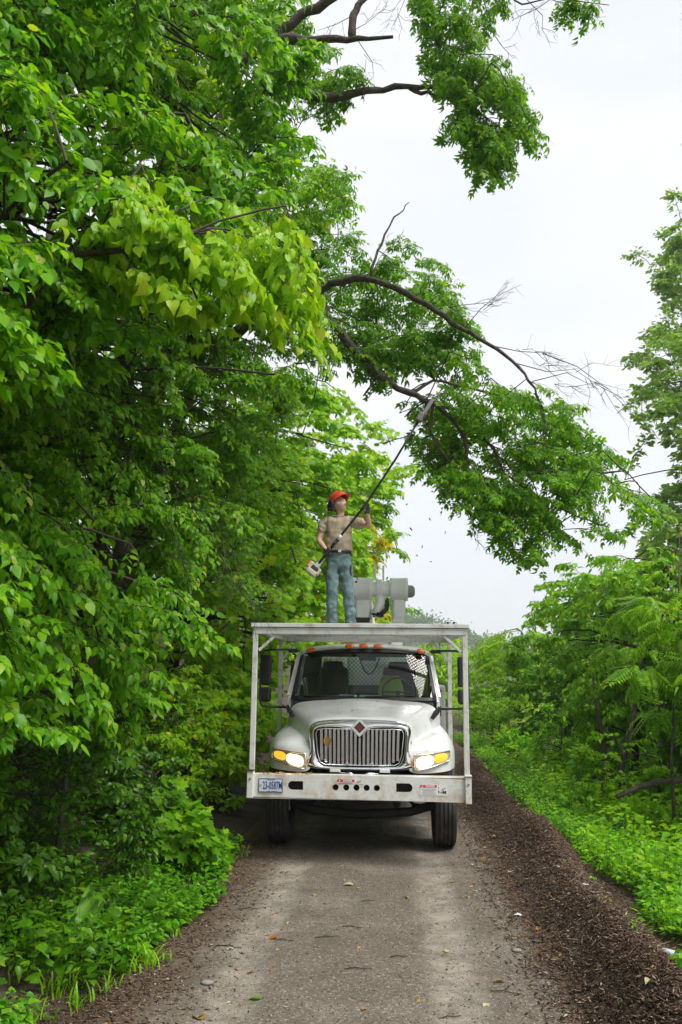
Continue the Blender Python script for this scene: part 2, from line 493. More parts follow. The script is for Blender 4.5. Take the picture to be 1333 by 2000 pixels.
def soil():
    m, n, l, p = newmat('soil')
    t = n.new('ShaderNodeTexCoord')
    z = n.new('ShaderNodeTexNoise'); z.inputs['Scale'].default_value = 2.5; z.inputs['Detail'].default_value = 9; z.inputs['Roughness'].default_value = 0.7
    l.new(t.outputs['Object'], z.inputs['Vector'])
    r = n.new('ShaderNodeValToRGB'); r.color_ramp.elements[0].position = .3; r.color_ramp.elements[1].position = .75
    r.color_ramp.elements[0].color = (.030, .021, .014, 1); r.color_ramp.elements[1].color = (.10, .068, .042, 1)
    l.new(z.outputs['Fac'], r.inputs['Fac']); l.new(r.outputs[0], p.inputs['Base Color'])
    p.inputs['Roughness'].default_value = .95
    b = n.new('ShaderNodeBump'); b.inputs['Strength'].default_value = .9; b.inputs['Distance'].default_value = .05
    z2 = n.new('ShaderNodeTexNoise'); z2.inputs['Scale'].default_value = 22; z2.inputs['Detail'].default_value = 8
    l.new(t.outputs['Object'], z2.inputs['Vector']); l.new(z2.outputs['Fac'], b.inputs['Height']); l.new(b.outputs[0], p.inputs['Normal'])
    return m

def roadmat():
    m, n, l, p = newmat('road_gravel')
    t = n.new('ShaderNodeTexCoord')
    def noise(scale, detail=4, rough=.6, vec=None):
        z = n.new('ShaderNodeTexNoise'); z.inputs['Scale'].default_value = scale; z.inputs['Detail'].default_value = detail; z.inputs['Roughness'].default_value = rough
        l.new(vec or t.outputs['Object'], z.inputs['Vector']); return z.outputs['Fac']
    def ramp(src, stops):
        r = n.new('ShaderNodeValToRGB'); e = r.color_ramp.elements
        while len(e) < len(stops): e.new(.5)
        for i, (q, c) in enumerate(stops): e[i].position = q; e[i].color = (tuple(c) if hasattr(c, '__len__') else (c, c, c)) + (1,)
        l.new(src, r.inputs['Fac']); return r.outputs[0]
    def mixc(f, a, b, mode='MIX'):
        x = n.new('ShaderNodeMixRGB'); x.blend_type = mode
        if isinstance(f, float): x.inputs['Fac'].default_value = f
        else: l.new(f, x.inputs['Fac'])
        for s, v in (('Color1', a), ('Color2', b)):
            if hasattr(v, 'is_linked') or not hasattr(v, '__len__'): l.new(v, x.inputs[s])
            else: x.inputs[s].default_value = tuple(v) + (1,)
        return x.outputs[0]
    def math_(op, a, b=None, c=None):
        x = n.new('ShaderNodeMath'); x.operation = op
        for i, v in enumerate((a, b, c)):
            if v is None: continue
            if isinstance(v, (int, float)): x.inputs[i].default_value = v
            else: l.new(v, x.inputs[i])
        return x.outputs[0]
    base = ramp(noise(1.6, 6, .65), [(.3, (.118, .098, .076)), (.7, (.185, .156, .124))])
    # stones: fine grey and buff grains
    v = n.new('ShaderNodeTexVoronoi'); v.inputs['Scale'].default_value = 75; l.new(t.outputs['Object'], v.inputs['Vector'])
    sep = n.new('ShaderNodeSeparateColor'); l.new(v.outputs['Color'], sep.inputs[0])
    grain = ramp(sep.outputs[0], [(0, .62), (.55, .95), (.86, 1.15), (.93, 1.9), (1, 2.3)])
    base = mixc(.8, base, grain, 'MULTIPLY')
    # dry pale wheel tracks worn into the surface
    s = n.new('ShaderNodeSeparateXYZ'); l.new(t.outputs['Object'], s.inputs[0])
    wob = math_('MULTIPLY', math_('SUBTRACT', noise(.55, 3), .5), .35)
    def track(cx, w):
        d = math_('ABSOLUTE', math_('SUBTRACT', math_('ADD', s.outputs[0], wob), cx))
        x = n.new('ShaderNodeMapRange'); x.interpolation_type = 'SMOOTHSTEP'
        l.new(d, x.inputs[0]); x.inputs[1].default_value = w; x.inputs[2].default_value = w * .25; x.inputs[3].default_value = 0; x.inputs[4].default_value = 1
        return x.outputs[0]
    tr = math_('MAXIMUM', math_('MULTIPLY', track(-1.06, .25), .85), track(.44, .25))
    patch = ramp(noise(3.5, 9, .78), [(.38, 0.05), (.62, 1.0)])
    fac = math_('MULTIPLY', math_('MULTIPLY', tr, patch), .74)
    base = mixc(fac, base, (.40, .36, .305))
    # pale dusty patches between the tracks
    du = math_('MULTIPLY', ramp(noise(.8, 8, .72), [(.53, 0.0), (.72, 1.0)]), .35)
    base = mixc(du, base, (.27, .245, .21))
    # dark humus near both edges
    def edge(a, b):
        x = n.new('ShaderNodeMapRange'); x.interpolation_type = 'SMOOTHSTEP'
        l.new(math_('ADD', s.outputs[0], math_('MULTIPLY', math_('SUBTRACT', noise(2.0, 6, .7), .5), .7)), x.inputs[0])
        x.inputs[1].default_value = a; x.inputs[2].default_value = b; x.inputs[3].default_value = 0; x.inputs[4].default_value = 1
        return x.outputs[0]
    ed = math_('MULTIPLY', math_('MAXIMUM', edge(.98, 1.22), edge(-1.25, -1.65)), .85)
    humus = ramp(noise(40, 6, .7), [(.3, (.038, .023, .014)), (.6, (.105, .066, .042)), (.75, (.20, .14, .092))])
    base = mixc(ed, base, humus)
    l.new(base, p.inputs['Base Color'])
    p.inputs['Roughness'].default_value = .9
    p.inputs['Specular IOR Level'].default_value = .25
    b = n.new('ShaderNodeBump'); b.inputs['Strength'].default_value = .75; b.inputs['Distance'].default_value = .012
    hh = math_('ADD', math_('MULTIPLY', v.outputs['Distance'], -.8), noise(30, 6, .7))
    l.new(hh, b.inputs['Height']); l.new(b.outputs[0], p.inputs['Normal'])
    return m

M['soil'] = soil()
xs = np.concatenate([-np.geomspace(480, 16, 24), np.arange(-15, 9.01, .18), np.geomspace(9.5, 480, 26)])
ys = np.concatenate([[-160, -100, -40, -15, -6, -2], np.arange(0, 40, .3), np.geomspace(40.5, 822, 34)])
ground = grid_mesh('ground', xs, ys, ground_z, M['soil'], 'structure')

def road_z(x, y):
    rut = -0.018 * (np.exp(-((x + 1.04) / .16) ** 2) + np.exp(-((x - .46) / .16) ** 2))
    return rut + 0.016 * (fbm(x, y, 21, 1.3) - .45) + 0.004 * (fbm(x, y, 22, 14) - .45) - .09 * ss(-1.75, -2.15, x) - .05 * ss(1.35, 1.6, x)
road = grid_mesh('road', np.arange(-2.15, 1.61, .05), np.concatenate([np.arange(2.5, 14, .06), np.arange(14, 70, .6)]), road_z, roadmat(), 'structure')
M['mulch'] = mat('mulch', (.072, .046, .030), .95, var=.7, scale=30, bump=1.0, bscale=70, dirt=(.16, .11, .075), dirt_amt=.6, dirt_scale=60)
mulch = grid_mesh('mulch_ridge', np.arange(.95, 2.95, .04), np.concatenate([np.arange(3.2, 15, .05), np.arange(15, 60, .3)]), lambda x, y: ridge(x, y) - .03 - .14 * ss(2.6, 2.95, x), M['mulch'], 'structure')

def surf_z(x, y):
    """whatever surface is on top at x, y"""
    x = np.asarray(x, float); y = np.asarray(y, float)
    z = ground_z(x, y)
    z = np.where((x > -2.15) & (x < 1.6), np.maximum(z, road_z(x, y)), z)
    return np.where((x > .95) & (x < 2.95), np.maximum(z, ridge(x, y) - .03 - .14 * ss(2.6, 2.95, x)), z)

# loose chips, shreds and stones: thin tetrahedra
def shards(name, P, L, Wd, H, m, rng, tilt=.35):
    n = len(P)
    a = rng.uniform(0, 2 * np.pi, n); tl = rng.normal(0, tilt, n)
    d = np.stack([np.cos(a) * np.cos(tl), np.sin(a) * np.cos(tl), np.sin(tl)], -1)
    s = np.stack([-np.sin(a), np.cos(a), np.zeros(n)], -1)
    u = np.cross(d, s)
    L, Wd, H = (np.broadcast_to(q, n)[:, None] for q in (L, Wd, H))
    V = np.stack([P - d * L / 2, P + d * L / 2 + s * Wd * .2, P + s * Wd / 2, P - s * Wd / 2 + d * L * .1, P + u * H], 1)
    f = np.array([(0, 2, 4), (2, 1, 4), (1, 3, 4), (3, 0, 4), (0, 3, 2), (3, 1, 2)])
    me = raw_mesh(name, V.reshape(-1, 3), (f[None] + 5 * np.arange(n)[:, None, None]).reshape(-1, 3))
    me.materials.append(m)
    o = link(name, me); o['kind'] = 'stuff'
    return o

rng = np.random.default_rng(11)
CH = chipmat('wood_shreds', [(0, (.030, .017, .011)), (.4, (.075, .045, .028)), (.75, (.14, .088, .055)), (.93, (.24, .165, .105)), (.985, (.33, .25, .17)), (1, (.5, .45, .38))])
n = 46000
yy = 4.2 + 16 * rng.random(n) ** 1.7
xx = np.clip(rng.normal(1.68, .30, n), .95, 2.6)
k = rng.random(n) < .10
xx[k] = rng.normal(1.16, .17, k.sum())
P = np.stack([xx, yy, surf_z(xx, yy) + rng.uniform(0, .02, n)], -1)
shards('mulch_chips', P, .012 + .085 * rng.random(n) ** 2.2 * np.where(rng.random(n) < .05, 2.6, 1), rng.uniform(.006, .018, n), rng.uniform(.003, .009, n), CH, rng)
n = 11000
yy = 3.9 + 7.5 * rng.random(n) ** 1.3
xx = rng.normal(-1.95, .34, n)
P = np.stack([xx, yy, surf_z(xx, yy) + rng.uniform(0, .008, n)], -1)
shards('leaf_litter', P, rng.uniform(.015, .07, n), rng.uniform(.006, .02, n), rng.uniform(.002, .006, n), CH, rng, .2)
n = 15000
ST = chipmat('road_stones', [(0, (.05, .043, .036)), (.5, (.13, .115, .098)), (.85, (.24, .22, .19)), (1, (.46, .44, .40))])
yy = 3.9 + 12 * rng.random(n) ** 2.0
xx = rng.uniform(-1.8, 1.3, n)
P = np.stack([xx, yy, road_z(xx, yy)], -1)
s_ = rng.uniform(.005, .014, n) * np.where(rng.random(n) < .02, 1.9, 1)
shards('gravel', P, s_ * 1.3, s_, s_ * .6, ST, rng, .1)

# far wooded hill
def hill_z(x, y):
    r = 30 * np.exp(-((x + 12) / 66.0) ** 2) + 6 * np.exp(-((x - 60) / 90.0) ** 2) + 5 * (fbm(x, y, 31, .02) - .4)
    return r * ss(330, 470, y) * (1 - .5 * ss(560, 800, y)) - 3
M['hill'] = mat('hill_woods', (.035, .075, .02), .95, var=.5, scale=.12)
hill = grid_mesh('hill', np.arange(-320, 420, 6.0), np.arange(320, 815, 7.0), hill_z, M['hill'], 'structure')
# ------------------------------------------------------------------ bucket truck (local: x across, y backwards from the bumper, z up)
TX, TY = -0.36, 9.93
truck = empty('bucket_truck', (TX, TY, 0), 'white bucket truck with lit headlights and a steel rack over its cab', 'truck')
T = truck
def mir(rows):
    """half rows (x>=0, from the middle outwards) -> full rows"""
    return [[(-x, y, z) for x, y, z in reversed(r)] + [(x, y, z) for x, y, z in r if x > 1e-6] for r in rows]

# bonnet
rows = [
    [(0, .385, 1.535), (.30, .39, 1.53), (.52, .40, 1.505), (.585, .41, 1.45), (.61, .41, 1.22)],
    [(0, .44, 1.572), (.31, .445, 1.567), (.545, .46, 1.54), (.625, .47, 1.47), (.655, .47, 1.25)],
    [(0, .70, 1.628), (.33, .70, 1.622), (.60, .71, 1.585), (.70, .72, 1.51), (.745, .72, 1.26)],
    [(0, 1.05, 1.70), (.32, 1.05, 1.69), (.70, 1.06, 1.65), (.82, 1.07, 1.57), (.875, 1.07, 1.30)],
    [(0, 1.35, 1.735), (.34, 1.35, 1.725), (.80, 1.36, 1.68), (.92, 1.37, 1.60), (.965, 1.37, 1.35)],
    [(0, 1.56, 1.757), (.40, 1.57, 1.75), (.86, 1.60, 1.715), (.97, 1.62, 1.64), (1.0, 1.62, 1.45)],
]
b = MB().loft(mir(rows)); hood = b.build('hood', M['white'], T, subsurf=2)
# raised middle of the bonnet and its two crease lines
b = MB().loft(mir([[(0, .50, 1.586), (.14, .50, 1.582), (.24, .50, 1.556)], [(0, .9, 1.675), (.20, .9, 1.668), (.32, .9, 1.635)], [(0, 1.3, 1.738), (.30, 1.3, 1.728), (.44, 1.3, 1.69)], [(0, 1.54, 1.764), (.38, 1.55, 1.754), (.52, 1.55, 1.71)]]))
b.build('hood_bulge', M['white'], T, subsurf=2)

for s in (-1, 1):
    rows = [
        [(.56, .30, 1.205), (.70, .325, 1.215), (.84, .375, 1.225), (.97, .45, 1.215), (1.05, .55, 1.17), (1.075, .62, 1.08), (1.08, .64, .985)],
        [(.56, .36, 1.265), (.70, .38, 1.275), (.84, .43, 1.28), (.97, .50, 1.265), (1.06, .60, 1.20), (1.09, .66, 1.09), (1.092, .68, .985)],
        [(.585, .55, 1.33), (.72, .56, 1.345), (.86, .60, 1.34), (.99, .66, 1.31), (1.085, .73, 1.23), (1.125, .78, 1.11), (1.127, .80, .97)],
        [(.66, .85, 1.36), (.78, .86, 1.385), (.90, .88, 1.385), (1.02, .92, 1.36), (1.115, .96, 1.28), (1.145, .98, 1.18), (1.147, 1.0, 1.10)],
        [(.78, 1.2, 1.39), (.87, 1.2, 1.405), (.96, 1.21, 1.40), (1.06, 1.23, 1.365), (1.125, 1.26, 1.29), (1.147, 1.28, 1.21), (1.149, 1.3, 1.14)],
        [(.90, 1.62, 1.43), (.96, 1.62, 1.468), (1.01, 1.63, 1.42), (1.07, 1.64, 1.37), (1.125, 1.66, 1.28), (1.14, 1.68, 1.12), (1.142, 1.7, .95)],
    ]
    front = [(.56, .285, .975), (.68, .305, .955), (.82, .355, .96), (.95, .435, .965), (1.035, .535, .97), (1.07, .61, .975), (1.08, .64, .98)]
    rows = [front, [tuple((a + c) / 2 for a, c in zip(p, q)) for p, q in zip(front, rows[0])]] + rows
    fd = MB().loft([[(s * x, y, z) for x, y, z in r] for r in rows]).build('fender', M['white'], T, subsurf=2)
    # headlamp: housing, white lamp inside, amber corner lamp outside, clear cover
    def hp(u, v):
        x = .625 + .425 * u
        yb = .285 + .02 * u + .235 * u ** 2.1
        zt = 1.165 + .035 * u; zb = .992 + .10 * u ** 1.3
        return (s * x, yb - .012, zb + (zt - zb) * v)
    def patch(u0, u1, v0, v1, off, nu=8, nv=4):
        return [[(lambda p: (p[0], p[1] - off, p[2]))(hp(u0 + (u1 - u0) * i / nu, v0 + (v1 - v0) * j / nv)) for i in range(nu + 1)] for j in range(nv + 1)]
    hl = MB().loft(patch(0, 1, 0, 1, .004)).build('headlight', M['lamp_housing'], T, smooth=True)
    hl['label'] = 'lit headlight with amber corner lamp'
    def disc(uc, vc, ru, rv, sk, off=.014):
        rings = []
        for k in (0.02, .5, .85, 1.0):
            row = []
            for q in range(20):
                t = 2 * math.pi * q / 20; cu, cv = math.cos(t), math.sin(t)
                cu = math.copysign(abs(cu) ** .7, cu); cv = math.copysign(abs(cv) ** .7, cv)
                u = uc + ru * k * cu; v = vc + rv * k * cv + sk * k * cu
                p = hp(u, v); row.append((p[0], p[1] - off + .010 * k ** 4, p[2]))
            rings.append(row)
        return rings
    for uc, vc, ru, rv, sk in ((.30, .48, .29, .47, .02), (.75, .52, .215, .42, -.03)):
        MB().loft(disc(uc, vc, ru, rv, sk, .009), close=True).build('lamp_glow', M['glow_ring'], hl, smooth=True)  # ring is no lamp; it emits the glow seen round one
    MB().loft(disc(.30, .48, .245, .38, .02), close=True).build('lamp', M['lamp_white'], hl, smooth=True)
    MB().loft(disc(.75, .52, .185, .34, -.03), close=True).build('corner_lamp', M['lamp_amber'], hl, smooth=True)
    rim = [hp(u, 0) for u in np.linspace(0, 1, 9)] + [hp(1, v) for v in (.5, 1)] + [hp(u, 1) for u in np.linspace(.9, 0, 9)] + [hp(0, v) for v in (.66, .33, 0)]
    MB().tube([(p[0], p[1] - .006, p[2]) for p in rim], .008, 6).build('bezel', M['chrome_bar'], hl, smooth=True)
    # side air vent on the bonnet flank
    b = MB()
    for k in range(5):
        b.box((s * (.90 + .018 * k), 1.16 + .07 * k, 1.575 + .012 * k), (.05, .025, .10), ('Y', s * .5))
    b.build('air_vent', M['black'], T, bevel=.004)
    # dark lining under the wing; its brown holds rust and the lamp's painted-in glow
    MB().loft([[(s * .62, .33, .975), (s * .85, .40, .972), (s * 1.05, .60, .975)], [(s * .62, .36, .80), (s * .85, .43, .80), (s * 1.03, .62, .80)], [(s * .62, .9, .72), (s * .85, .9, .72), (s * 1.0, .9, .72)]]).build('splash_panel', M['rust_lampglow'], T)

M['emblem'] = mat('emblem_chrome', (.85, .85, .85), .35, .7, var=.03)
# radiator surround: one chrome ring, waisted above the lamps
def full(h): return [(-x, z) for x, z in reversed(h[1:-1])]
outer = [(0, 1.552), (.20, 1.550), (.42, 1.542), (.56, 1.515), (.605, 1.45), (.60, 1.32), (.59, 1.22), (.605, 1.16), (.70, 1.04), (.69, .975), (.45, .962), (.2, .958), (0, .957)]
inner = [(0, 1.375), (.095, 1.458), (.40, 1.462), (.505, 1.452), (.525, 1.41), (.515, 1.30), (.505, 1.22), (.495, 1.16), (.47, 1.08), (.42, 1.045), (.35, 1.035), (.2, 1.032), (0, 1.030)]
def ring(h, y, k=0.0, tgt=None):
    pts = h + [(-x, z) for x, z in reversed(h[1:-1])]
    return [(x, y(x) if callable(y) else y, z) for x, z in pts]
mid = [((a[0] * .55 + c[0] * .45), (a[1] * .55 + c[1] * .45)) for a, c in zip(outer, inner)]
mid2 = [((a[0] * .2 + c[0] * .8), (a[1] * .2 + c[1] * .8)) for a, c in zip(outer, inner)]
yo = lambda x: .34 + .04 * x * x
sur = MB().loft([ring(outer, .42), ring(outer, yo), ring(mid, .262), ring(mid2, .27), ring(inner, .30), ring(inner, .40)], close=True).build('grille_surround', M['chrome'], T, subsurf=1)
sur.data.polygons.foreach_set('use_smooth', [True] * len(sur.data.polygons))
# thin bright line round the opening
bead = [(0, 1.362), (.10, 1.446), (.40, 1.45), (.49, 1.44), (.508, 1.40), (.485, 1.16), (.455, 1.075), (.40, 1.046), (0, 1.043)]
MB().tube([(x, .285, z) for x, z in bead] + [(-x, .285, z) for x, z in reversed(bead[:-1])], .007, 6).build('grille_bead', M['chrome_bar'], sur, smooth=True)
# upright bars of the grille, one by one
for i in range(-9, 10):
    x = .0485 * i
    zt = 1.355 if i == 0 else min(1.445, 1.362 + .86 * abs(x))
    zb = 1.05 if abs(i) < 8 else 1.075 + .02 * (abs(i) - 8)
    b = MB(); w = .024 if i == 0 else .0105
    b.bar((x * 1.0, .305, zb), (x * (1.02 if abs(i) < 9 else 1.03), .305, zt), w, .03)
    b.build('grille_bar', M['chrome_bar'], T, bevel=.003, seg=1)
# bars in pale end clips along top and bottom, core behind
b = MB().box((0, .47, 1.24), (1.06, .02, .48)); b.build('radiator_core', M['dark'], T)
b = MB()
for k in range(22): b.box((0, .445, 1.05 + k * .019), (.98, .02, .006))
b.build('radiator_fins', M['black'], T)
MB().box((.18, .40, 1.14), (.17, .02, .14)).build('cooler_plate', M['dark'], T, bevel=.005); MB().box((-.2, .41, 1.17), (.28, .02, .2)).build('cooler_plate', M['dark'], T, bevel=.005)
# emblem: a bright diamond frame, black field, three-bar badge
def dia(r, y, d, name, m, par, k=1.0):
    return plate(name, [[(0, 1.468 + r), (r * k, 1.468), (0, 1.468 - r), (-r * k, 1.468)]], d, m, par, y)
em = plate('emblem', [[(0, 1.572), (.104, 1.468), (0, 1.364), (-.104, 1.468)], [(0, 1.533), (.065, 1.468), (0, 1.403), (-.065, 1.468)]], .035, M['emblem'], T, .235)
dia(.073, .248, .01, 'badge_field', M['ink'], em)
plate('badge_mark', [[(-.032, 1.478), (0, 1.510), (.032, 1.478)], [(-.040, 1.473), (.040, 1.473), (.040, 1.463), (-.040, 1.463)], [(-.032, 1.458), (.032, 1.458), (0, 1.426)]], .004, M['badge'], em, .243)

# bumper: a wide channel with slots and holes
XB = 1.215
loops = [[(-XB, .715), (XB, .69), (XB, .935), (.62, .945), (.60, .958), (-.70, .962), (-.72, .955), (-XB, .958)]]
def zc(px): return .837 - .0095 * (px - 702) / 216
for px in (657, 678, 698, 718, 738):
    loops.append(circle((px - 702) / 176, .830, .034, 16))
sl = lambda x0, x1, r, side: ([(x0 + r + r * math.cos(R(a)), .843 + r * math.sin(R(a))) for a in range(90, 271, 18)] + [(x1, .843 - r), (x1, .843 + r)]) if side < 0 else ([(x1 - r + r * math.cos(R(a)), .838 + r * math.sin(R(a))) for a in range(-90, 91, 18)] + [(x0, .838 + r), (x0, .838 - r)])
loops.append(sl(-.79, -.62, .047, -1)); loops.append(sl(.42, .60, .047, 1))
bump = plate('bumper', loops, .012, M['white_bumper'], T, 0)
MB().box((0, .09, .951), (2.40, .155, .010)).build('bumper_flange', M['white_bumper'], bump)
MB().box((0, .09, .70), (2.40, .155, .010)).build('bumper_flange', M['white_bumper'], bump)
MB().box((0, .165, .83), (2.30, .012, .22)).build('bumper_shade', M['dark'], bump)  # dark sheet put in for the shade inside the channel
# licence plate
pl = plate('license_plate', [rounded(-1.122, .766, -.842, .918, .015)], .006, M['platewhite'], T, -.011)
text('plate_number', '23-0587M', .118, M['blue'], pl, (-.963, -.0135, .838), .002, .455, .0012)
text('plate_text', 'MISSISSIPPI', .022, M['blue'], pl, (-.98, -.0125, .903), .001)
text('plate_text', 'CITY  OFFICIAL', .017, M['blue'], pl, (-.96, -.0125, .778), .001)
plate('plate_seal', [circle(-1.097, .838, .014)], .001, mat('seal_gold', (.45, .36, .2), .5), pl, -.0125)
plate('plate_border', [rounded(-1.120, .768, -.844, .916, .014), rounded(-1.113, .775, -.851, .909, .011)], .001, M['blue'], pl, -.0125)
# danger stickers
def sticker(x0, x1, z0, z1, zr, ti, bx):
    st = plate('danger_sticker', [[(x0, z0), (x1, z0), (x1, z1), (x0, z1)]], .002, M['sticker'], T, -.0035)
    plate('red_band', [[(x0, zr), (bx, zr), (bx, z1), (x0, z1)]], .001, M['red'], st, -.0047)
    text('warning_word', 'DANGER', (z1 - zr) * .98, M['sticker'], st, (x0 + (bx - x0) * .60, -.0055, (z1 + zr) / 2), .0008, .95, .0012)
    zt = (z1 + zr) / 2; xt = x0 + (bx - x0) * .13; q = (z1 - zr) * .36
    plate('warning_triangle', [[(xt - q, zt - q * .8), (xt + q, zt - q * .8), (xt, zt + q)]], .0006, M['sticker'], st, -.0054)
    b = MB()
    for k in range(ti):
        zz = zr - .016 - k * .0135
        b.box((x0 + (bx - x0) * .5 + (.004 if k % 2 else 0), -.0042, zz), ((bx - x0) * (.92 - .12 * (k % 3)), .0012, .0042))
    b.build('warning_print', M['inkgrey'], st)
    b = MB(); xa = bx + .01; w = x1 - bx - .015
    zb_ = z0 + .02; h = z1 - z0 - .03
    b.bar((xa + .01, -.0045, z0 + .015), (xa + .01, -.0045, z1 - .01), .002, .001)
    for p, q_ in (((.40, .15), (.95, .15)), ((.70, .20), (.42, .52)), ((.42, .52), (.92, .86)), ((.55, .60), (.80, .70)), ((.1, .20), (.9, .20))):
        b.bar((xa + w * p[0], -.0045, zb_ + h * p[1]), (xa + w * q_[0], -.0045, zb_ + h * q_[1]), .006, .001)
    for u, v in ((.12, .25), (.62, .32), (.85, .30), (.60, .08), (.88, .08), (.74, .20)):
        b.box((xa + w * u, -.0045, zb_ + h * v), (.013, .001, .016))
    b.build('boom_pictogram', M['ink'], st)
sticker(.685, .985, .762, .873, .846, 5, .868)
st2 = plate('danger_sticker', [[(-.235, .872), (.055, .872), (.055, .918), (-.235, .918)]], .002, M['sticker'], T, -.0035)
plate('red_band', [[(-.235, .890), (-.045, .890), (-.045, .918), (-.235, .918)]], .001, M['red'], st2, -.0047)
text('warning_word', 'DANGER', .027, M['sticker'], st2, (-.121, -.0055, .904), .0008, .95, .0012)
plate('warning_triangle', [[(-.222, .897), (-.202, .897), (-.212, .914)]], .0006, M['sticker'], st2, -.0054)
MB().box((-.14, -.0042, .882), (.17, .0012, .004)).box((-.145, -.0042, .8755), (.15, .0012, .004)).build('warning_print', M['inkgrey'], st2)
b = MB()
for p, q in (((.055 - .09, .875), (.055 - .06, .904)), ((.055 - .06, .904), (.04, .912)), ((-.02, .89), (.03, .895))): b.bar((p[0], -.0045, p[1]), (q[0], -.0045, q[1]), .006, .001)
b.build('boom_pictogram', M['ink'], st2)

# small lamps, tow eyes under the grille
for s in (-1, 1):
    fl = MB().box((s * .285 + .005, .27, .985), (.125, .04, .048)).build('fog_lamp', M['chrome_bar'], T, bevel=.006)
    MB().box((s * .285 + .005, .247, .985), (.11, .01, .036)).build('lamp_lens', M['lens_clear'], fl, bevel=.004)
    MB().tube([(s * .22, .2, .955), (s * .10, .17, .965), (s * .07, .17, .955), (s * .09, .17, .94), (s * .2, .2, .94)], .012, 8).build('tow_hook', M['chrome_bar'], T, smooth=True)
    MB().box((s * .14, .26, 1.058), (.05, .02, .022)).build('grille_clip', M['chrome_bar'], T, bevel=.004)
MB().box((0, .42, .90), (1.3, .3, .10)).build('under_shade_box', M['black'], T, bevel=.02)  # black box added to keep the space below the radiator dark

# cab: roof, pillars, doors, back wall with window
rows = [
    [(0, 1.885, 2.422), (.40, 1.89, 2.412), (.74, 1.92, 2.377), (.83, 1.95, 2.347), (.86, 1.97, 2.302)],
    [(0, 1.845, 2.447), (.42, 1.85, 2.437), (.76, 1.885, 2.399), (.855, 1.92, 2.367), (.885, 1.94, 2.302)],
    [(0, 1.90, 2.487), (.42, 1.905, 2.477), (.76, 1.93, 2.439), (.865, 1.96, 2.397), (.895, 1.98, 2.302)],
    [(0, 2.15, 2.504), (.42, 2.15, 2.494), (.78, 2.16, 2.457), (.885, 2.18, 2.407), (.91, 2.2, 2.312)],
    [(0, 2.70, 2.497), (.42, 2.70, 2.487), (.78, 2.70, 2.452), (.89, 2.70, 2.402), (.915, 2.70, 2.312)],
    [(0, 2.80, 2.442), (.42, 2.80, 2.432), (.76, 2.80, 2.412), (.87, 2.80, 2.372), (.90, 2.80, 2.302)],
]
MB().loft(mir(rows)).build('cab_roof', M['white'], T, subsurf=2)
for px, py, yy_ in ((602, 1264, 0), (681, 1262, 0), (709, 1262, 0), (738, 1262, 0), (824, 1267, 0)):
    x = (px - 710.5) / 147.5
    zl = 2.455 - .062 * abs(x / .76) ** 2.2; yl = 1.852 + .042 * abs(x / .76) ** 2
    ml = MB().lathe([(0.0, -.012), (.032, -.010), (.045, 0.0), (.040, .012), (.022, .022), (0, .025)], 16)
    o = ml.build('marker_light', M['amber'], T, smooth=True, loc=(x, yl - .012, zl))
    o.scale = (1.35, .9, .50); o.rotation_euler = (R(60), R(12) * x, 0)
def quad_bar(b, p, q, w, d): b.bar(p, q, w, d)
# windshield: gently bowed pane in a black border
def ws(u, v):      # u -1..1 across, v 0 bottom 1 top
    hw = .965 + (.868 - .965) * v
    x = u * hw
    y = 1.575 + .335 * v + .10 * (abs(u) ** 2.4) - .02
    z = 1.742 + (2.402 - 1.742) * v - .035 * abs(u) ** 2.5 * v + .0 * u
    return (x, y, z)
def wspatch(u0, u1, v0, v1, off=0, nu=16, nv=6):
    return [[(lambda p: (p[0], p[1] - off, p[2] + off * .4))(ws(u0 + (u1 - u0) * i / nu, v0 + (v1 - v0) * j / nv)) for i in range(nu + 1)] for j in range(nv + 1)]
wsh = MB().loft(wspatch(-.965, .965, .03, .97)).build('windshield', M['glass'], T, smooth=True)
for nm, a in (('top', (-1, 1, .945, 1.0)), ('bottom', (-1, 1, -.02, .05)), ('l', (-1, -.955, 0, 1)), ('r', (.955, 1, 0, 1))):
    MB().loft(wspatch(*a, off=.006 if nm in 'lr' else .008)).build('windshield_seal', M['black'], wsh, smooth=True, solid=.012)
for s in (-1, 1):
    rows = []
    for v in np.linspace(-.03, 1.0, 9):
        a = ws(s * .992, v)
        rows.append([(a[0], a[1] - .016, a[2] + .004), (a[0] + s * .028, a[1] - .005, a[2] + .003), (a[0] + s * .042, a[1] + .05, a[2]), (a[0] + s * .02, a[1] + .09, a[2]), (a[0] - s * .01, a[1] + .06, a[2])])
    MB().loft(rows, close=True).build('windshield_pillar', M['white'], T, smooth=True)
    # door: lower skin, window frame, pane
    sk = lambda z: s * (1.005 if z < 1.75 else 1.005 - (z - 1.75) * .155)
    d = MB().loft([[(sk(z), y, z) for y in (1.66, 2.0, 2.4, 2.72)] for z in (.80, 1.1, 1.5, 1.72, 1.78)]).build('door', M['white'], T, solid=.04, smooth=False)
    b = MB()
    b.bar((sk(1.78), 1.70, 1.78), (sk(2.325), 2.02, 2.325), .035, .04).bar((sk(2.325), 2.02, 2.325), (sk(2.325), 2.70, 2.325), .035, .04).bar((sk(1.78), 2.70, 1.78), (sk(2.325), 2.70, 2.325), .035, .07)
    b.build('window_frame', M['white'], d)
    MB().loft([[(sk(1.79) - s * .015, 1.72, 1.79), (sk(1.79) - s * .015, 2.68, 1.79)], [(sk(2.315) - s * .015, 2.03, 2.315), (sk(2.315) - s * .015, 2.68, 2.315)]]).build('window', M['pane'], d)
    MB().box((s * 1.03, 2.55, 1.55), (.03, .16, .04)).build('handle', M['black'], d, bevel=.008)
    MB().box((s * .985, 2.2, .62), (.10, .7, .05)).box((s * .985, 2.2, .40), (.10, .7, .05)).build('cab_step', M['dark'], T)
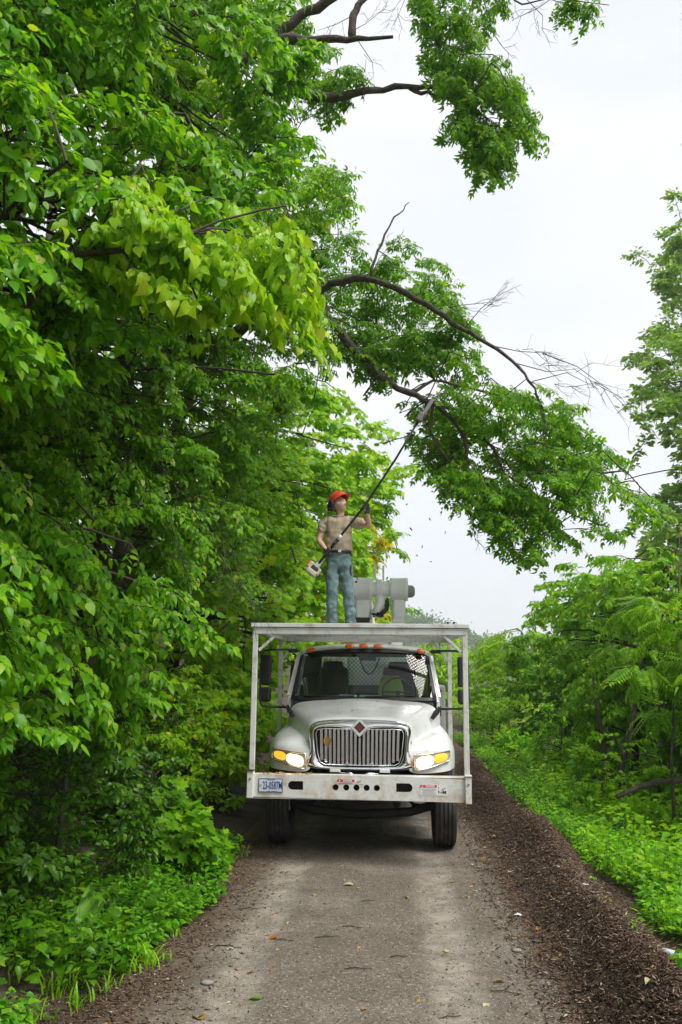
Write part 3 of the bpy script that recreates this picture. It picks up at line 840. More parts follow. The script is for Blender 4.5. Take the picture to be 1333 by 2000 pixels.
b = MB().box((0, 2.77, 1.36), (1.94, .04, 1.12)).box((0, 2.77, 2.385), (1.72, .04, .12)).box((-.79, 2.77, 2.12), (.28, .04, .42)).box((.76, 2.77, 2.12), (.34, .04, .42))
bw = b.build('cab_back_wall', M['interior'], T)
MB().loft([[(-.66, 2.765, 1.91), (.60, 2.765, 1.91)], [(-.66, 2.765, 2.33), (.60, 2.765, 2.33)]]).build('rear_window', M['pane'], bw)
# expanded-metal guard behind the rear window
b = MB()
def lattice(b, x0, x1, z0, z1, step, fn, w):
    Wd, H = x1 - x0, z1 - z0; n = int((Wd + H) / step)
    for k in range(1, n):
        c = k * step
        p = (x0 + max(0, c - H), z0 + min(c, H)); q = (x0 + min(c, Wd), z0 + max(0, c - Wd))
        b.bar(fn(*p), fn(*q), w)
        p = (x1 - max(0, c - H), z0 + min(c, H)); q = (x1 - min(c, Wd), z0 + max(0, c - Wd))
        b.bar(fn(*p), fn(*q), w)
lattice(b, -.45, .75, 1.88, 2.38, .06, lambda x, z: (x, 2.83, z), .006)
b.build('window_guard', M['dark'], T)
# cab inside
b = MB().box((0, 1.80, 1.66), (1.86, .38, .14)).box((0, 1.74, 1.42), (1.86, .2, .5)); b.build('dashboard', M['interior'], T, bevel=.03)
MB().box((0, 2.2, 1.0), (1.9, 1.1, .06)).build('cab_floor', M['interior'], T)
MB().loft([[(x, y, z - .05) for x, y, z in ((-.8, yv, 2.385), (0, yv, 2.425), (.8, yv, 2.385))] for yv in (1.98, 2.74)]).build('headliner', M['interior'], T)
for x in (-.47, .47):
    st = MB().box((x, 2.35, 1.32), (.50, .48, .16)).build('seat', M['seat'], T, bevel=.05)
    MB().box((x, 2.60, 1.78), (.50, .13, .80), ('X', -.10), .86).build('backrest', M['seat'], st, bevel=.05)
    MB().box((x, 2.63, 2.15), (.32, .10, .22), ('X', -.10), .9).build('headrest', M['seat'], st, bevel=.04)
sw = MB(); sw.tube([(.46 + .21 * math.cos(a), 2.02 + .10 * math.sin(a), 1.84 + .19 * math.sin(a)) for a in np.linspace(0, 2 * math.pi, 25)], .016, 8)
sw.bar((.27, 2.02, 1.84), (.65, 2.02, 1.84), .03, .02).bar((.46, 1.85, 1.7), (.46, 2.02, 1.84), .05)
sw.build('steering_wheel', M['black'], T, smooth=True)
MB().box((.05, 1.93, 2.29), (.22, .03, .06)).build('rear_view_mirror', M['black'], T, bevel=.01)
MB().tube([(-.06 + .0 * t, 2.74, 2.40) if 0 else (-.10 + .30 * t, 2.72, 2.34 - .26 * math.sin(math.pi * t) ** .8) for t in np.linspace(0, 1, 14)], .010, 6).build('hanging_cable', M['black'], T, smooth=True)
# cowl and wipers
MB().loft([[(x, 1.545 + .10 * abs(x) ** 2.2, 1.757 - .05 * x * x) for x in np.linspace(-.93, .93, 15)], [(x, 1.60 + .10 * abs(x) ** 2.2, 1.762 - .03 * x * x) for x in np.linspace(-.95, .95, 15)]]).build('cowl', M['black'], T, solid=.02)
for a, e in ((-.78, -.12), (.02, .68)):
    p = ws(a / .95, .03); q = ws(e / .95, .075 if a < 0 else .10)
    wi = MB().tube([(p[0], p[1] - .03, p[2] + .02), ((p[0] + q[0]) / 2, (p[1] + q[1]) / 2 - .035, (p[2] + q[2]) / 2 + .012), (q[0], q[1] - .03, q[2])], .012, 6).build('wiper', M['black'], T, smooth=True)

# mirrors on tube arms
for s in (-1, 1):
    pts = [(s * .90, 1.98, 2.385), (s * 1.0, 1.80, 2.395), (s * 1.22, 1.70, 2.392), (s * 1.345, 1.69, 2.375), (s * 1.375, 1.69, 2.31), (s * 1.385, 1.69, 2.0), (s * 1.385, 1.69, 1.73), (s * 1.36, 1.69, 1.655), (s * 1.28, 1.70, 1.64), (s * 1.02, 1.80, 1.63)]
    ma = MB().tube(pts, .015, 8).build('mirror_arm', M['black'], T, smooth=True)
    MB().box((s * 1.0, 1.82, 1.60), (.06, .09, .13)).build('arm_bracket', M['black'], ma, bevel=.01)
    MB().box((s * .97, 1.86, 2.385), (.13, .10, .05)).build('arm_bracket', M['black'], ma, bevel=.01)
    m1 = MB().box((s * 1.315, 1.73, 2.118), (.135, .09, .40)).build('mirror', M['black'], T, bevel=.03, seg=3)
    MB().box((s * 1.315, 1.778, 2.118), (.11, .006, .37)).build('mirror_glass', M['chrome'], m1)
    m2 = MB().box((s * 1.318, 1.73, 1.797), (.15, .10, .19)).build('mirror', M['black'], T, bevel=.035, seg=3)
    m2['label'] = 'small lower mirror'
    MB().lathe([(0, .05), (.012, .05), (.012, 0.01), (0, .0)], 10, (s * 1.243, 1.70, 2.07), 'Y').build('mirror_lamp', M['amber'], m1)

# rack over the cab
HX = 1.235
RZ = 2.504
b = MB().box((0, .04, RZ + .055), (2 * HX - .01, .08, .078)).build('rack_beam', M['white_rack'], T, bevel=.006)
MB().box((0, 2.45, RZ + .06), (2 * HX - .02, .08, .07)).build('rack_beam', M['white_rack'], T, bevel=.006)
for s in (-1, 1):
    MB().box((s * (HX - .07), 1.25, RZ + .06), (.06, 2.32, .07)).build('rack_beam', M['white_rack'], T, bevel=.006)
for k in range(4):
    MB().box((0, .46 + .52 * k, RZ + .088), (2 * HX - .14, .05, .03)).build('rack_joist', M['white_rack'], T, bevel=.004)
for k in range(1):
    MB().box((0, .0 + .045, RZ + .120), (2 * HX + .04, .13, .046)).build('rack_plank', M['white_rack'], T, bevel=.004)
MB().box((-HX + .05, 1.25, RZ + .120), (.13, 2.3, .046)).build('rack_plank', M['white_rack'], T, bevel=.004)
MB().box((HX - .05, 1.25, RZ + .120), (.13, 2.3, .046)).build('rack_plank', M['white_rack'], T, bevel=.004)
b = MB(); lattice(b, -HX + .11, HX - .11, .11, 2.45, .062, lambda x, y: (x, y, RZ + .108), .011)
g = b.build('deck_grating', M['white_rack'], T); g['kind'] = 'stuff'
for s in (-1, 1):
    xf = s * (HX - .028)
    ps = MB().box((xf, .035, (.95 + RZ) / 2 + .005), (.058, .058, RZ - .95 + .04)).build('rack_post', M['white_rack'], T, bevel=.005)
    MB().box((s * 1.215, -.012, .835 - .012 * s), (.068, .05, .285)).build('post_socket', M['white_bumper'], ps, bevel=.004)
    MB().box((s * 1.215, -.005, .99 - .012 * s), (.078, .09, .016)).build('post_collar', M['rust_lampglow' if s < 0 else 'white_rack'], ps, bevel=.003)
    MB().lathe([(0, -.01), (.012, -.01), (.012, 0), (0, .0)], 8, (s * 1.215, -.038, .90 - .012 * s), 'Y').build('bolt', M['chrome_bar'], ps)
    MB().box((s * 1.165, 2.06, (.9 + RZ) / 2), (.055, .055, RZ - .9 + .06)).build('rack_post', M['white_rack'], T, bevel=.005)
    MB().bar((s * 1.165, .04, RZ - .17), (s * .945, .04, RZ + .03), .045, .03).build('rack_brace', M['white_rack'], T, bevel=.003)
    MB().bar((s * 1.145, 2.06, RZ - .24), (s * .93, 2.06, RZ + .04), .045, .03).build('rack_brace', M['white_rack'], T, bevel=.003)
for x in (1.02, 1.09): MB().lathe([(.012, 0), (.012, .03), (0, .03)], 8, (x, .05, RZ + .143)).build('rack_bolt', M['rust_lampglow'], T)

# wheels, axle, chassis, body
def wheel(x, y, w, name='wheel'):
    ro = .51
    tyre = MB(); hw = w / 2
    prof = [(.29, -hw * .8), (.33, -hw * .95), (.42, -hw * 1.02), (.475, -hw * .97), (.503, -hw * .86)]
    for gx in (-.55, -.18, .18, .55):
        e = .045
        prof += [(ro, hw * (gx - e * 1.6) * 1.0), (ro - .016, hw * (gx - e)), (ro - .016, hw * (gx + e)), (ro, hw * (gx + e * 1.6))]
    prof += [(.503, hw * .86), (.475, hw * .97), (.42, hw * 1.02), (.33, hw * .95), (.29, hw * .8)]
    tyre.lathe(prof, 64, (0, 0, 0), 'X')
    wh = tyre.build(name, M['tyre'], T, loc=(x, y, ro))
    MB().lathe([(.30, -hw * .78), (.285, -hw * .3), (.2, -hw * .2), (.12, 0.0), (.12, hw * .8), (.0, hw * .8)] if x < 0 else [(.30, hw * .78), (.285, hw * .3), (.2, hw * .2), (.12, 0), (.12, -hw * .8), (0, -hw * .8)], 32, (0, 0, 0), 'X').build('rim', M['rim'], wh, smooth=True)
    MB().lathe([(.13, -hw * .4), (.13, hw * .2), (.1, hw * .9), (.06, hw * 1.15), (0, hw * 1.2)] if x > 0 else [(.13, hw * .4), (.13, -hw * .2), (.1, -hw * .9), (.06, -hw * 1.15), (0, -hw * 1.2)], 24, (0, 0, 0), 'X').build('hub', M['rust_lampglow'], wh, smooth=True)
    return wh
wheel(-1.015, 1.28, .275); wheel(1.015, 1.28, .275)
for x in (-1.06, -.73, .73, 1.06): wheel(x, 5.9, .26)
MB().tube([(-.95, 1.28, .50), (-.6, 1.25, .40), (0, 1.25, .36), (.6, 1.25, .40), (.95, 1.28, .50)], .055, 10).build('front_axle', M['dark'], T, smooth=True)
MB().tube([(-1.0, 5.9, .51), (-.3, 5.9, .51), (-.2, 5.9, .51), (0, 5.85, .51), (.2, 5.9, .51), (.3, 5.9, .51), (1.0, 5.9, .51)], [.09, .09, .17, .24, .17, .09, .09], 14).build('rear_axle', M['dark'], T, smooth=True)
for s in (-1, 1):
    MB().box((s * .43, 4.2, .80), (.09, 7.4, .26)).build('chassis_rail', M['dark'], T)
    MB().tube([(s * .43, .62, .68), (s * .43, .95, .53), (s * .43, 1.28, .48), (s * .43, 1.6, .53), (s * .43, 1.95, .68)], .05, 6).build('leaf_spring', M['dark'], T)
    MB().box((s * .80, 3.35, .72), (.42, .9, .42)).build('fuel_tank', M['dark'], T, bevel=.06)
    MB().tube([(s * .52, 1.5, .62), (s * .64, 1.35, .47), (s * .82, 1.22, .47)], .025, 8).build('tie_rod', M['dark'], T, smooth=True)
MB().box((0, 1.5, .78), (.62, 1.3, .50)).build('engine_sump', M['dark'], T, bevel=.08)
MB().tube([(-.3, .7, .62), (.1, .75, .60), (.5, .9, .66)], .03, 8).build('exhaust_pipe', M['dark'], T, smooth=True)
tb = MB().box((0, 5.7, 1.43), (2.40, 4.2, .98)).build('tool_body', M['white'], T, bevel=.02)
for s in (-1, 1):
    MB().box((s * 1.205, 4.4, 1.4), (.016, 1.1, .8)).build('locker_door', M['white'], tb, bevel=.006)
    MB().box((s * 1.205, 6.0, 1.6), (.016, 1.7, .42)).build('locker_door', M['white'], tb, bevel=.006)
    MB().box((s * 1.08, 3.595, 1.86), (.20, .02, .06)).build('locker_latch', M['white_rack'], tb)
    MB().lathe([(0, -.02), (.02, -.015), (.022, 0)], 12, (s * 1.13, 3.59, 1.84), 'Y').build('side_lamp', M['amber'], tb)

# boom: post behind the cab, two lower-boom arms, elbow drums side by side
MB().box((.02, 3.42, 1.7), (.62, .55, 1.6)).build('boom_pedestal', M['boom'], T, bevel=.03)
MB().lathe([(.30, 0), (.30, .14), (.24, .16), (.24, .30), (0, .30)], 28, (.02, 3.42, 2.5)).build('turntable', M['boom'], T, bevel=.008)
def bp(px, py, y): 
    p = at(px, py, TY + y); return (p[0] - TX, y, p[2])
YE = 3.42
px2m = F / (TY + YE)
zax = bp(703, 1151, YE)[2]
def xx_(px): return bp(px, 1150, YE)[0]
def drum(p0, p1, r, name, m, lip=True):
    x0, x1 = xx_(p0), xx_(p1)
    L = x1 - x0
    prof = [(0, 0), (r * .93, 0), (r, .012), (r, L - .012), (r * .93, L), (0, L)]
    if lip: prof = [(0, 0), (r * .94, 0), (r * 1.0, .010), (r * 1.0, .045), (r * .985, .05), (r * .985, L - .05), (r, L - .045), (r, L - .01), (r * .94, L), (0, L)]
    o = MB().lathe(prof, 40, (0, 0, 0), 'X').build(name, m, T, loc=(x0, YE, zax)); 
    o.data.polygons.foreach_set('use_smooth', [len(p.vertices) == 4 for p in o.data.polygons])
    return o
d1 = drum(679, 727, .185, 'elbow_drum', M['boom']); d2 = drum(762, 797, .182, 'elbow_drum', M['boom'])
drum(725, 764, .115, 'elbow_shaft', M['boom'], False)
drum(735, 747, .155, 'elbow_plate', M['boom'])
for px in (733.5, 749):
    x = xx_(px)
    MB().box((x, YE, zax + .24), (.030, .09, .20)).lathe([(.045, -.015), (.045, .015)], 16, (x, YE, zax + .33), 'X').build('lifting_lug', M['boom'], T, bevel=.008)
for a, bq in ((672, 680), (797, 806)):
    x0, x1 = xx_(a), xx_(bq)
    pr = [(.0, x0 - .03), (.05, x0 - .025), (.085, x0), (.10, x1)] if a < 700 else [(.10, x0), (.095, x1), (.06, x1 + .035), (0, x1 + .04)]
    MB().lathe(pr, 20, (0, YE, zax - (.0 if a < 700 else .03)), 'X').build('end_cap', M['grey_cap'], T, smooth=True)
# dents and chipped paint on the drum faces
for px, py, w, h in ((697, 1139, .045, .016), (699, 1132, .03, .010), (692, 1167, .06, .020), (690, 1165, .03, .012)):
    p = bp(px, py, YE); dz = p[2] - zax; yy_ = YE - math.sqrt(max(.0, .185 ** 2 - dz * dz)) - .0015
    MB().lathe([(0, 0), (w * .5, 0), (w * .42, .003), (0, .003)], 9, (0, 0, 0)).build('paint_chip', M['rust_lampglow'], d1, loc=(p[0] - d1.location.x, yy_ - YE, dz)).rotation_euler = (R(90) + math.asin(max(-1, min(1, dz / .185))), 0, 0)
for xa, xb, tip in ((689, 729, .19), (763, 795, .20)):
    x0, x1 = xx_(xa), xx_(xb); w = x1 - x0; xc = (x0 + x1) / 2
    rows = []
    for yy_, zz, hh, k in ((YE + .06, zax - .14, .30, .8), (YE + .16, zax - .26, .40, .86), (YE + .7, zax - .30, .36, .86), (YE + 4.4, zax - .62, .34, .84)):
        rows.append([(xc - w / 2 * k, yy_, zz - hh / 2), (xc + w / 2 * k, yy_, zz - hh / 2), (xc + w / 2 * k, yy_, zz + hh / 2), (xc - w / 2 * k, yy_, zz + hh / 2)])
    b = MB().loft(rows, close=True); b.f += [(3, 2, 1, 0), (12, 13, 14, 15)]
    b.build('boom_arm', M['boom'], T, bevel=.02)
    MB().loft([[(xc + w * k * cx, YE + dy + .10 * cy_, zax + dz) for cx, cy_ in ((-.5, .6), (-.5, -.3), (-.36, -.72), (.36, -.72), (.5, -.3), (.5, .6))] for dz, k, dy in ((-.12, .70, .02), (-.22, .82, .0), (-.34, .86, .0), (-.44, .74, .0))], close=True).build('arm_knuckle', M['boom'], T, smooth=False, bevel=.02)
    MB().box((xc, YE - .02, zax - .48), (w * .7, .12, .07)).build('arm_cradle', M['dark' if xa < 700 else 'boom'], T, bevel=.01)
MB().tube([bp(742, 1163, YE - .05), bp(743, 1178, YE - .09), bp(738, 1192, YE - .10), bp(730, 1200, YE - .08)], [.075, .08, .075, .07], 14).build('hydraulic_hose', M['boom'], T, smooth=True)
for k, (dx, r) in enumerate(((0, .02), (.035, .018), (-.03, .018))):
    a = bp(757, 1170, YE - .06); c = bp(756, 1186, YE - .16); d = bp(742, 1199, YE - .17); e = bp(729, 1195, YE - .1)
    MB().tube([(q[0] + dx * .4, q[1] + dx, q[2] - abs(dx)) for q in (a, c, d, e)], r, 8).build('hydraulic_hose', M['black'], T, smooth=True)
MB().box(bp(739, 1200, YE), (.17, .16, .09)).build('hose_clamp', M['black'], T, bevel=.015)

# things left in the cab and on the bonnet
vst = empty('safety_vest', (TX + .36, TY + 2.52, 1.62), 'bright yellow-green safety vest hung over the seat behind the steering wheel', 'vest')
MB().loft([[(x, -.06 - .05 * math.cos(x * 7) + dy, z) for x in np.linspace(-w, w, 9)] for z, w, dy in ((0, .20, 0), (.15, .19, .01), (.3, .17, .02), (.44, .12, .05))]).build('vest_panel', M['vest'], vst, smooth=True, solid=.012)
vs2 = tag(MB().loft([[(x, -.05 + .03 * math.cos(x * 9), z) for x in np.linspace(-w, w, 7)] for z, w in ((-.2, .07), (0, .09), (.16, .08), (.28, .04))]).build('safety_jacket', M['vest'], None, smooth=True, solid=.012, loc=(TX + .80, TY + 2.50, 1.98)), 'lime safety jacket hanging at the driver side door post inside the cab', 'jacket')
tag(MB().box((0, 0, 0), (.24, .17, .012)).build('paper', M['paper'], None, loc=(TX - .22, TY + 1.74, 1.765)), 'white sheet of paper lying on the dashboard left of centre', 'paper').rotation_euler = (R(22), 0, R(-8))
tag(MB().box((0, 0, 0), (.34, .19, .03), None, .9).build('folder', mat('folder_green', (.25, .42, .27), .7), None, bevel=.01, loc=(TX + .10, TY + 1.75, 1.77)), 'pale green folder lying on the dashboard beside the white paper', 'folder').rotation_euler = (R(16), 0, R(6))
# ------------------------------------------------------------------ plants
def tri_template(verts, faces):
    t = []
    for f in faces:
        for k in range(1, len(f) - 1): t.append((f[0], f[k], f[k + 1]))
    return np.array(verts, float), np.array(t, int)

# unit leaves: stalk at 0, tip at +y, upper side +z
T_OVATE = tri_template([(0, 0, 0), (0, .33, -.035), (0, .68, -.05), (0, 1.02, -.20), (-.19, .03, .03), (-.33, .30, .05), (-.21, .66, -.01), (.19, .03, .03), (.33, .30, .05), (.21, .66, -.01)],
    [(0, 1, 5, 4), (1, 2, 6, 5), (2, 3, 6), (0, 7, 8, 1), (1, 8, 9, 2), (2, 9, 3)])
T_HEART = tri_template([(0, 0, 0), (0, .33, -.04), (0, .66, -.06), (0, 1.04, -.26), (-.22, -.10, .02), (-.43, .16, .05), (-.36, .50, .02), (-.16, .80, -.09), (.22, -.10, .02), (.43, .16, .05), (.36, .50, .02), (.16, .80, -.09)],
    [(0, 1, 5, 4), (1, 2, 6, 5), (2, 3, 7, 6), (0, 8, 9, 1), (1, 9, 10, 2), (2, 10, 11, 3)])
T_LEAF4 = tri_template([(0, 0, 0), (0, .5, -.04), (0, 1.0, -.16), (-.28, .30, .03), (-.22, .68, 0), (.28, .30, .03), (.22, .68, 0)],
    [(0, 1, 3), (1, 4, 3), (1, 2, 4), (0, 5, 1), (1, 5, 6), (1, 6, 2)])
T_LEAF2 = tri_template([(0, 0, 0), (-.27, .42, .04), (0, 1, -.10), (.27, .42, .04)], [(0, 2, 1), (0, 3, 2)])
_a = [(90, 1.0), (66, .62), (50, .92), (26, .50), (4, .78), (-30, .42), (-62, .46)]
_pts = [(0, -.02)] + [(r * math.cos(R(a)) * .75, .42 + r * math.sin(R(a)) * .60) for a, r in reversed(_a)]
_l = [(-x, y) for x, y in reversed(_pts[1:-1])]
_o = _pts + _l
T_LOBED = tri_template([(0, .40, -.03)] + [(x, y, .10 * abs(x) - .14 * max(0, y - .5)) for x, y in _o], [(0, 1 + k, 1 + (k + 1) % len(_o)) for k in range(len(_o))])

def compound(leaf, places):
    V = []; Fc = []
    lv, lf = leaf
    for (x, y, z), ang, sc, dr in places:
        c, s = math.cos(ang), math.sin(ang)
        b = sum(len(v) for v in V)
        q = lv * sc
        zz = q[:, 2] - dr * q[:, 1] ** 2 / max(sc, 1e-6)
        V.append(np.stack([x + q[:, 0] * c + q[:, 1] * s, y - q[:, 0] * s + q[:, 1] * c, z + zz], -1))
        Fc.append(lf + b)
    return np.concatenate(V), np.concatenate(Fc)
T_ELDER = compound(T_LEAF4, [((0, .55, -.02), 0, .52, .35), ((0, .52, -.02), .95, .46, .35), ((0, .52, -.02), -.95, .46, .35), ((0, .22, 0), 1.15, .42, .35), ((0, .22, 0), -1.15, .42, .35)])
T_ELDER2 = compound(T_LEAF2, [((0, .55, -.02), 0, .52, .35), ((0, .50, -.02), .95, .46, .35), ((0, .50, -.02), -.95, .46, .35), ((0, .22, 0), 1.15, .42, .35), ((0, .22, 0), -1.15, .42, .35)])
_pl = []
for k in range(9):
    y = .10 + .095 * k; sc = .30 * (1 - .035 * k)
    _pl += [((0, y, -.28 * y * y), 1.15, sc, .4), ((0, y, -.28 * y * y), -1.15, sc, .4)]
_pl.append(((0, .96, -.26), 0, .22, .6))
_thin = (T_LEAF2[0] * np.array([.62, 1, 1]), T_LEAF2[1])
T_FROND = compound(_thin, _pl)

def nrmz(v): return v / np.maximum(np.linalg.norm(v, axis=-1, keepdims=True), 1e-9)

class Leaves:
    def __init__(s): s.P = []; s.A = []; s.N = []; s.S = []; s.tw = []
    def cat(s):
        return [np.concatenate(q) for q in (s.P, s.A, s.N, s.S)]

def sprays(L, rng, P, D, Ln, n, size, out=(0.45, -0.3, 0.0), droop=.35, grav=.55, side=.8, nrand=.45, twr=.0035, alt=True):
    """leafy twigs: P base, D direction, Ln length, n leaves along each"""
    S = len(P); D = nrmz(D)
    Ln = np.broadcast_to(Ln, S)
    t = (np.arange(n) + .5 + rng.uniform(-.3, .3, (S, n))) / n
    t = .12 + .88 * t
    down = np.array([0, 0, -1.0])
    pos = P[:, None] + D[:, None] * (Ln[:, None] * t)[..., None] + down * (droop * Ln[:, None] * t ** 2)[..., None]
    tang = nrmz(D[:, None] + down * (2 * droop * t)[..., None])
    sd = np.cross(D, np.array([0, 0, 1.0])) + rng.normal(0, .08, (S, 3)); sd = nrmz(sd)[:, None]
    sg = np.where(np.arange(n) % 2 == 0, 1.0, -1.0)[None, :, None] * np.where(rng.random((S, 1, 1)) < .5, 1, -1)
    ax = sd * sg * side + tang * .6 + down * grav + rng.normal(0, .28, (S, n, 3))
    ax[:, -1] = tang[:, -1] + down * grav * .8 + rng.normal(0, .15, (S, 3))
    ax = nrmz(ax)
    nr = np.array([0, 0, 1.0]) + np.asarray(out) + rng.normal(0, nrand, (S, n, 3))
    nr = nr - ax * (nr * ax).sum(-1, keepdims=True); nr = nrmz(nr)
    sz = size * rng.uniform(.45, 1.22, (S, n)) * (1 - .25 * np.abs(t - .55))
    pos = pos + ax * (sz * .18)[..., None]
    L.P.append(pos.reshape(-1, 3)); L.A.append(ax.reshape(-1, 3)); L.N.append(nr.reshape(-1, 3)); L.S.append(sz.ravel())
    if twr:
        e = P + D * Ln[:, None] + down * (droop * Ln)[:, None]
        m = P + D * Ln[:, None] * .5 + down * (droop * Ln * .25)[:, None]
        L.tw.append((P, m, e, np.full(S, twr)))

def twig_mesh(name, tw, m, parent=None, base=None, thick=1.0):
    A, B, C_, r = [np.concatenate([q[i] for q in tw]) for i in range(4)]
    d = nrmz(C_ - A); u = nrmz(np.cross(d, np.array([.3, .5, .8]))); w = np.cross(d, u)
    rings = []
    for p, k in ((A, 1.0), (B, .75), (C_, .35)):
        for a in (0, 2.094, 4.189):
            rings.append(p + (u * math.cos(a) + w * math.sin(a)) * (r * k * thick)[:, None])
    V = np.stack(rings, 1)
    if base is not None: V = V - np.asarray(base)
    f = []
    for i in (0, 3):
        for k in range(3):
            k2 = (k + 1) % 3
            f += [(i + k, i + k2, i + 3 + k2), (i + k, i + 3 + k2, i + 3 + k)]
    f = np.array(f)
    n = len(A)
    me = raw_mesh(name, V.reshape(-1, 3), (f[None] + 9 * np.arange(n)[:, None, None]).reshape(-1, 3))
    me.materials.append(m)
    o = link(name, me, parent); o['kind'] = 'stuff'
    return o

LEAFME = {}
def put_leaves(L, tpl, m, parent, base, rng, nobj=0, name='crown', leafname='leaf'):
    P, A, N, S = L.cat()
    sd = np.cross(A, N)
    pick = np.zeros(len(P), bool)
    if nobj:
        x, y, dz = proj(P)
        ok = (dz > .5) & (x > 3) & (x < 1330) & (y > 3) & (y < 1997)
        px = S * F / np.maximum(dz, .5)
        cell = 9
        key = np.where(ok, (x // cell).astype(int) * 1000 + (y // cell).astype(int), -1)
        o = np.lexsort((dz, key))
        first = np.ones(len(o), bool); first[1:] = key[o][1:] != key[o][:-1]
        cand = o[first & (key[o] >= 0)]
        cand = cand[np.argsort(-px[cand])][:nobj]
        pick[cand] = True
    tv, tf = tpl
    nn = len(P)
    Rm = np.stack([sd * rng.uniform(.72, 1.15, (nn, 1)), A, N * rng.uniform(-.4, 2.4, (nn, 1))], -1)              # each leaf has its own width and curl
    k = ~pick
    V = np.einsum('nij,kj->nki', Rm[k], tv) * S[k][:, None, None] + (P[k] - np.asarray(base))[:, None]
    n = int(k.sum())
    me = raw_mesh(name, V.reshape(-1, 3), (tf[None] + len(tv) * np.arange(n)[:, None, None]).reshape(-1, 3))
    me.materials.append(m)
    me.polygons.foreach_set('use_smooth', np.ones(len(me.polygons), bool))
    o = link(name, me, parent)
    o['kind'] = 'stuff'
    if pick.any():
        kk = (id(tpl), m.name)
        if kk not in LEAFME:
            lm = raw_mesh('leaf', tv, tf); lm.materials.append(m)
            lm.polygons.foreach_set('use_smooth', np.ones(len(lm.polygons), bool)); LEAFME[kk] = lm
        for i in np.flatnonzero(pick):
            q = bpy.data.objects.new(leafname, LEAFME[kk]); COL.objects.link(q); q.parent = parent
            r = Rm[i] * S[i]; b = P[i] - np.asarray(base)
            q.matrix_basis = Matrix(((r[0, 0], r[0, 1], r[0, 2], b[0]), (r[1, 0], r[1, 1], r[1, 2], b[1]), (r[2, 0], r[2, 1], r[2, 2], b[2]), (0, 0, 0, 1)))
    return o

def in_poly(px, py, poly):
    poly = np.asarray(poly, float); n = len(poly); c = np.zeros(len(px), bool); j = n - 1
    for i in range(n):
        xi, yi = poly[i]; xj, yj = poly[j]
        c ^= ((yi > py) != (yj > py)) & (px < (xj - xi) * (py - yi) / (yj - yi + 1e-12) + xi)
        j = i
    return c

def sample_poly(poly, n, rng):
    poly = np.asarray(poly, float); lo, hi = poly.min(0), poly.max(0)
    out = np.zeros((0, 2))
    while len(out) < n:
        q = rng.uniform(lo, hi, (n * 3, 2)); out = np.concatenate([out, q[in_poly(q[:, 0], q[:, 1], poly)]])
    return out[:n]

def limb_pts(a, b, rng, n=6, wob=.06, rise=.25):
    a = np.asarray(a, float); b = np.asarray(b, float)
    ln = np.linalg.norm(b - a); t = np.linspace(0, 1, n)[:, None]
    p = a + (b - a) * t
    p[:, 2] += rise * ln * (np.sin(np.pi * t[:, 0]) * .5)
    p[1:-1] += rng.normal(0, wob * ln / n, (n - 2, 3))
    return p

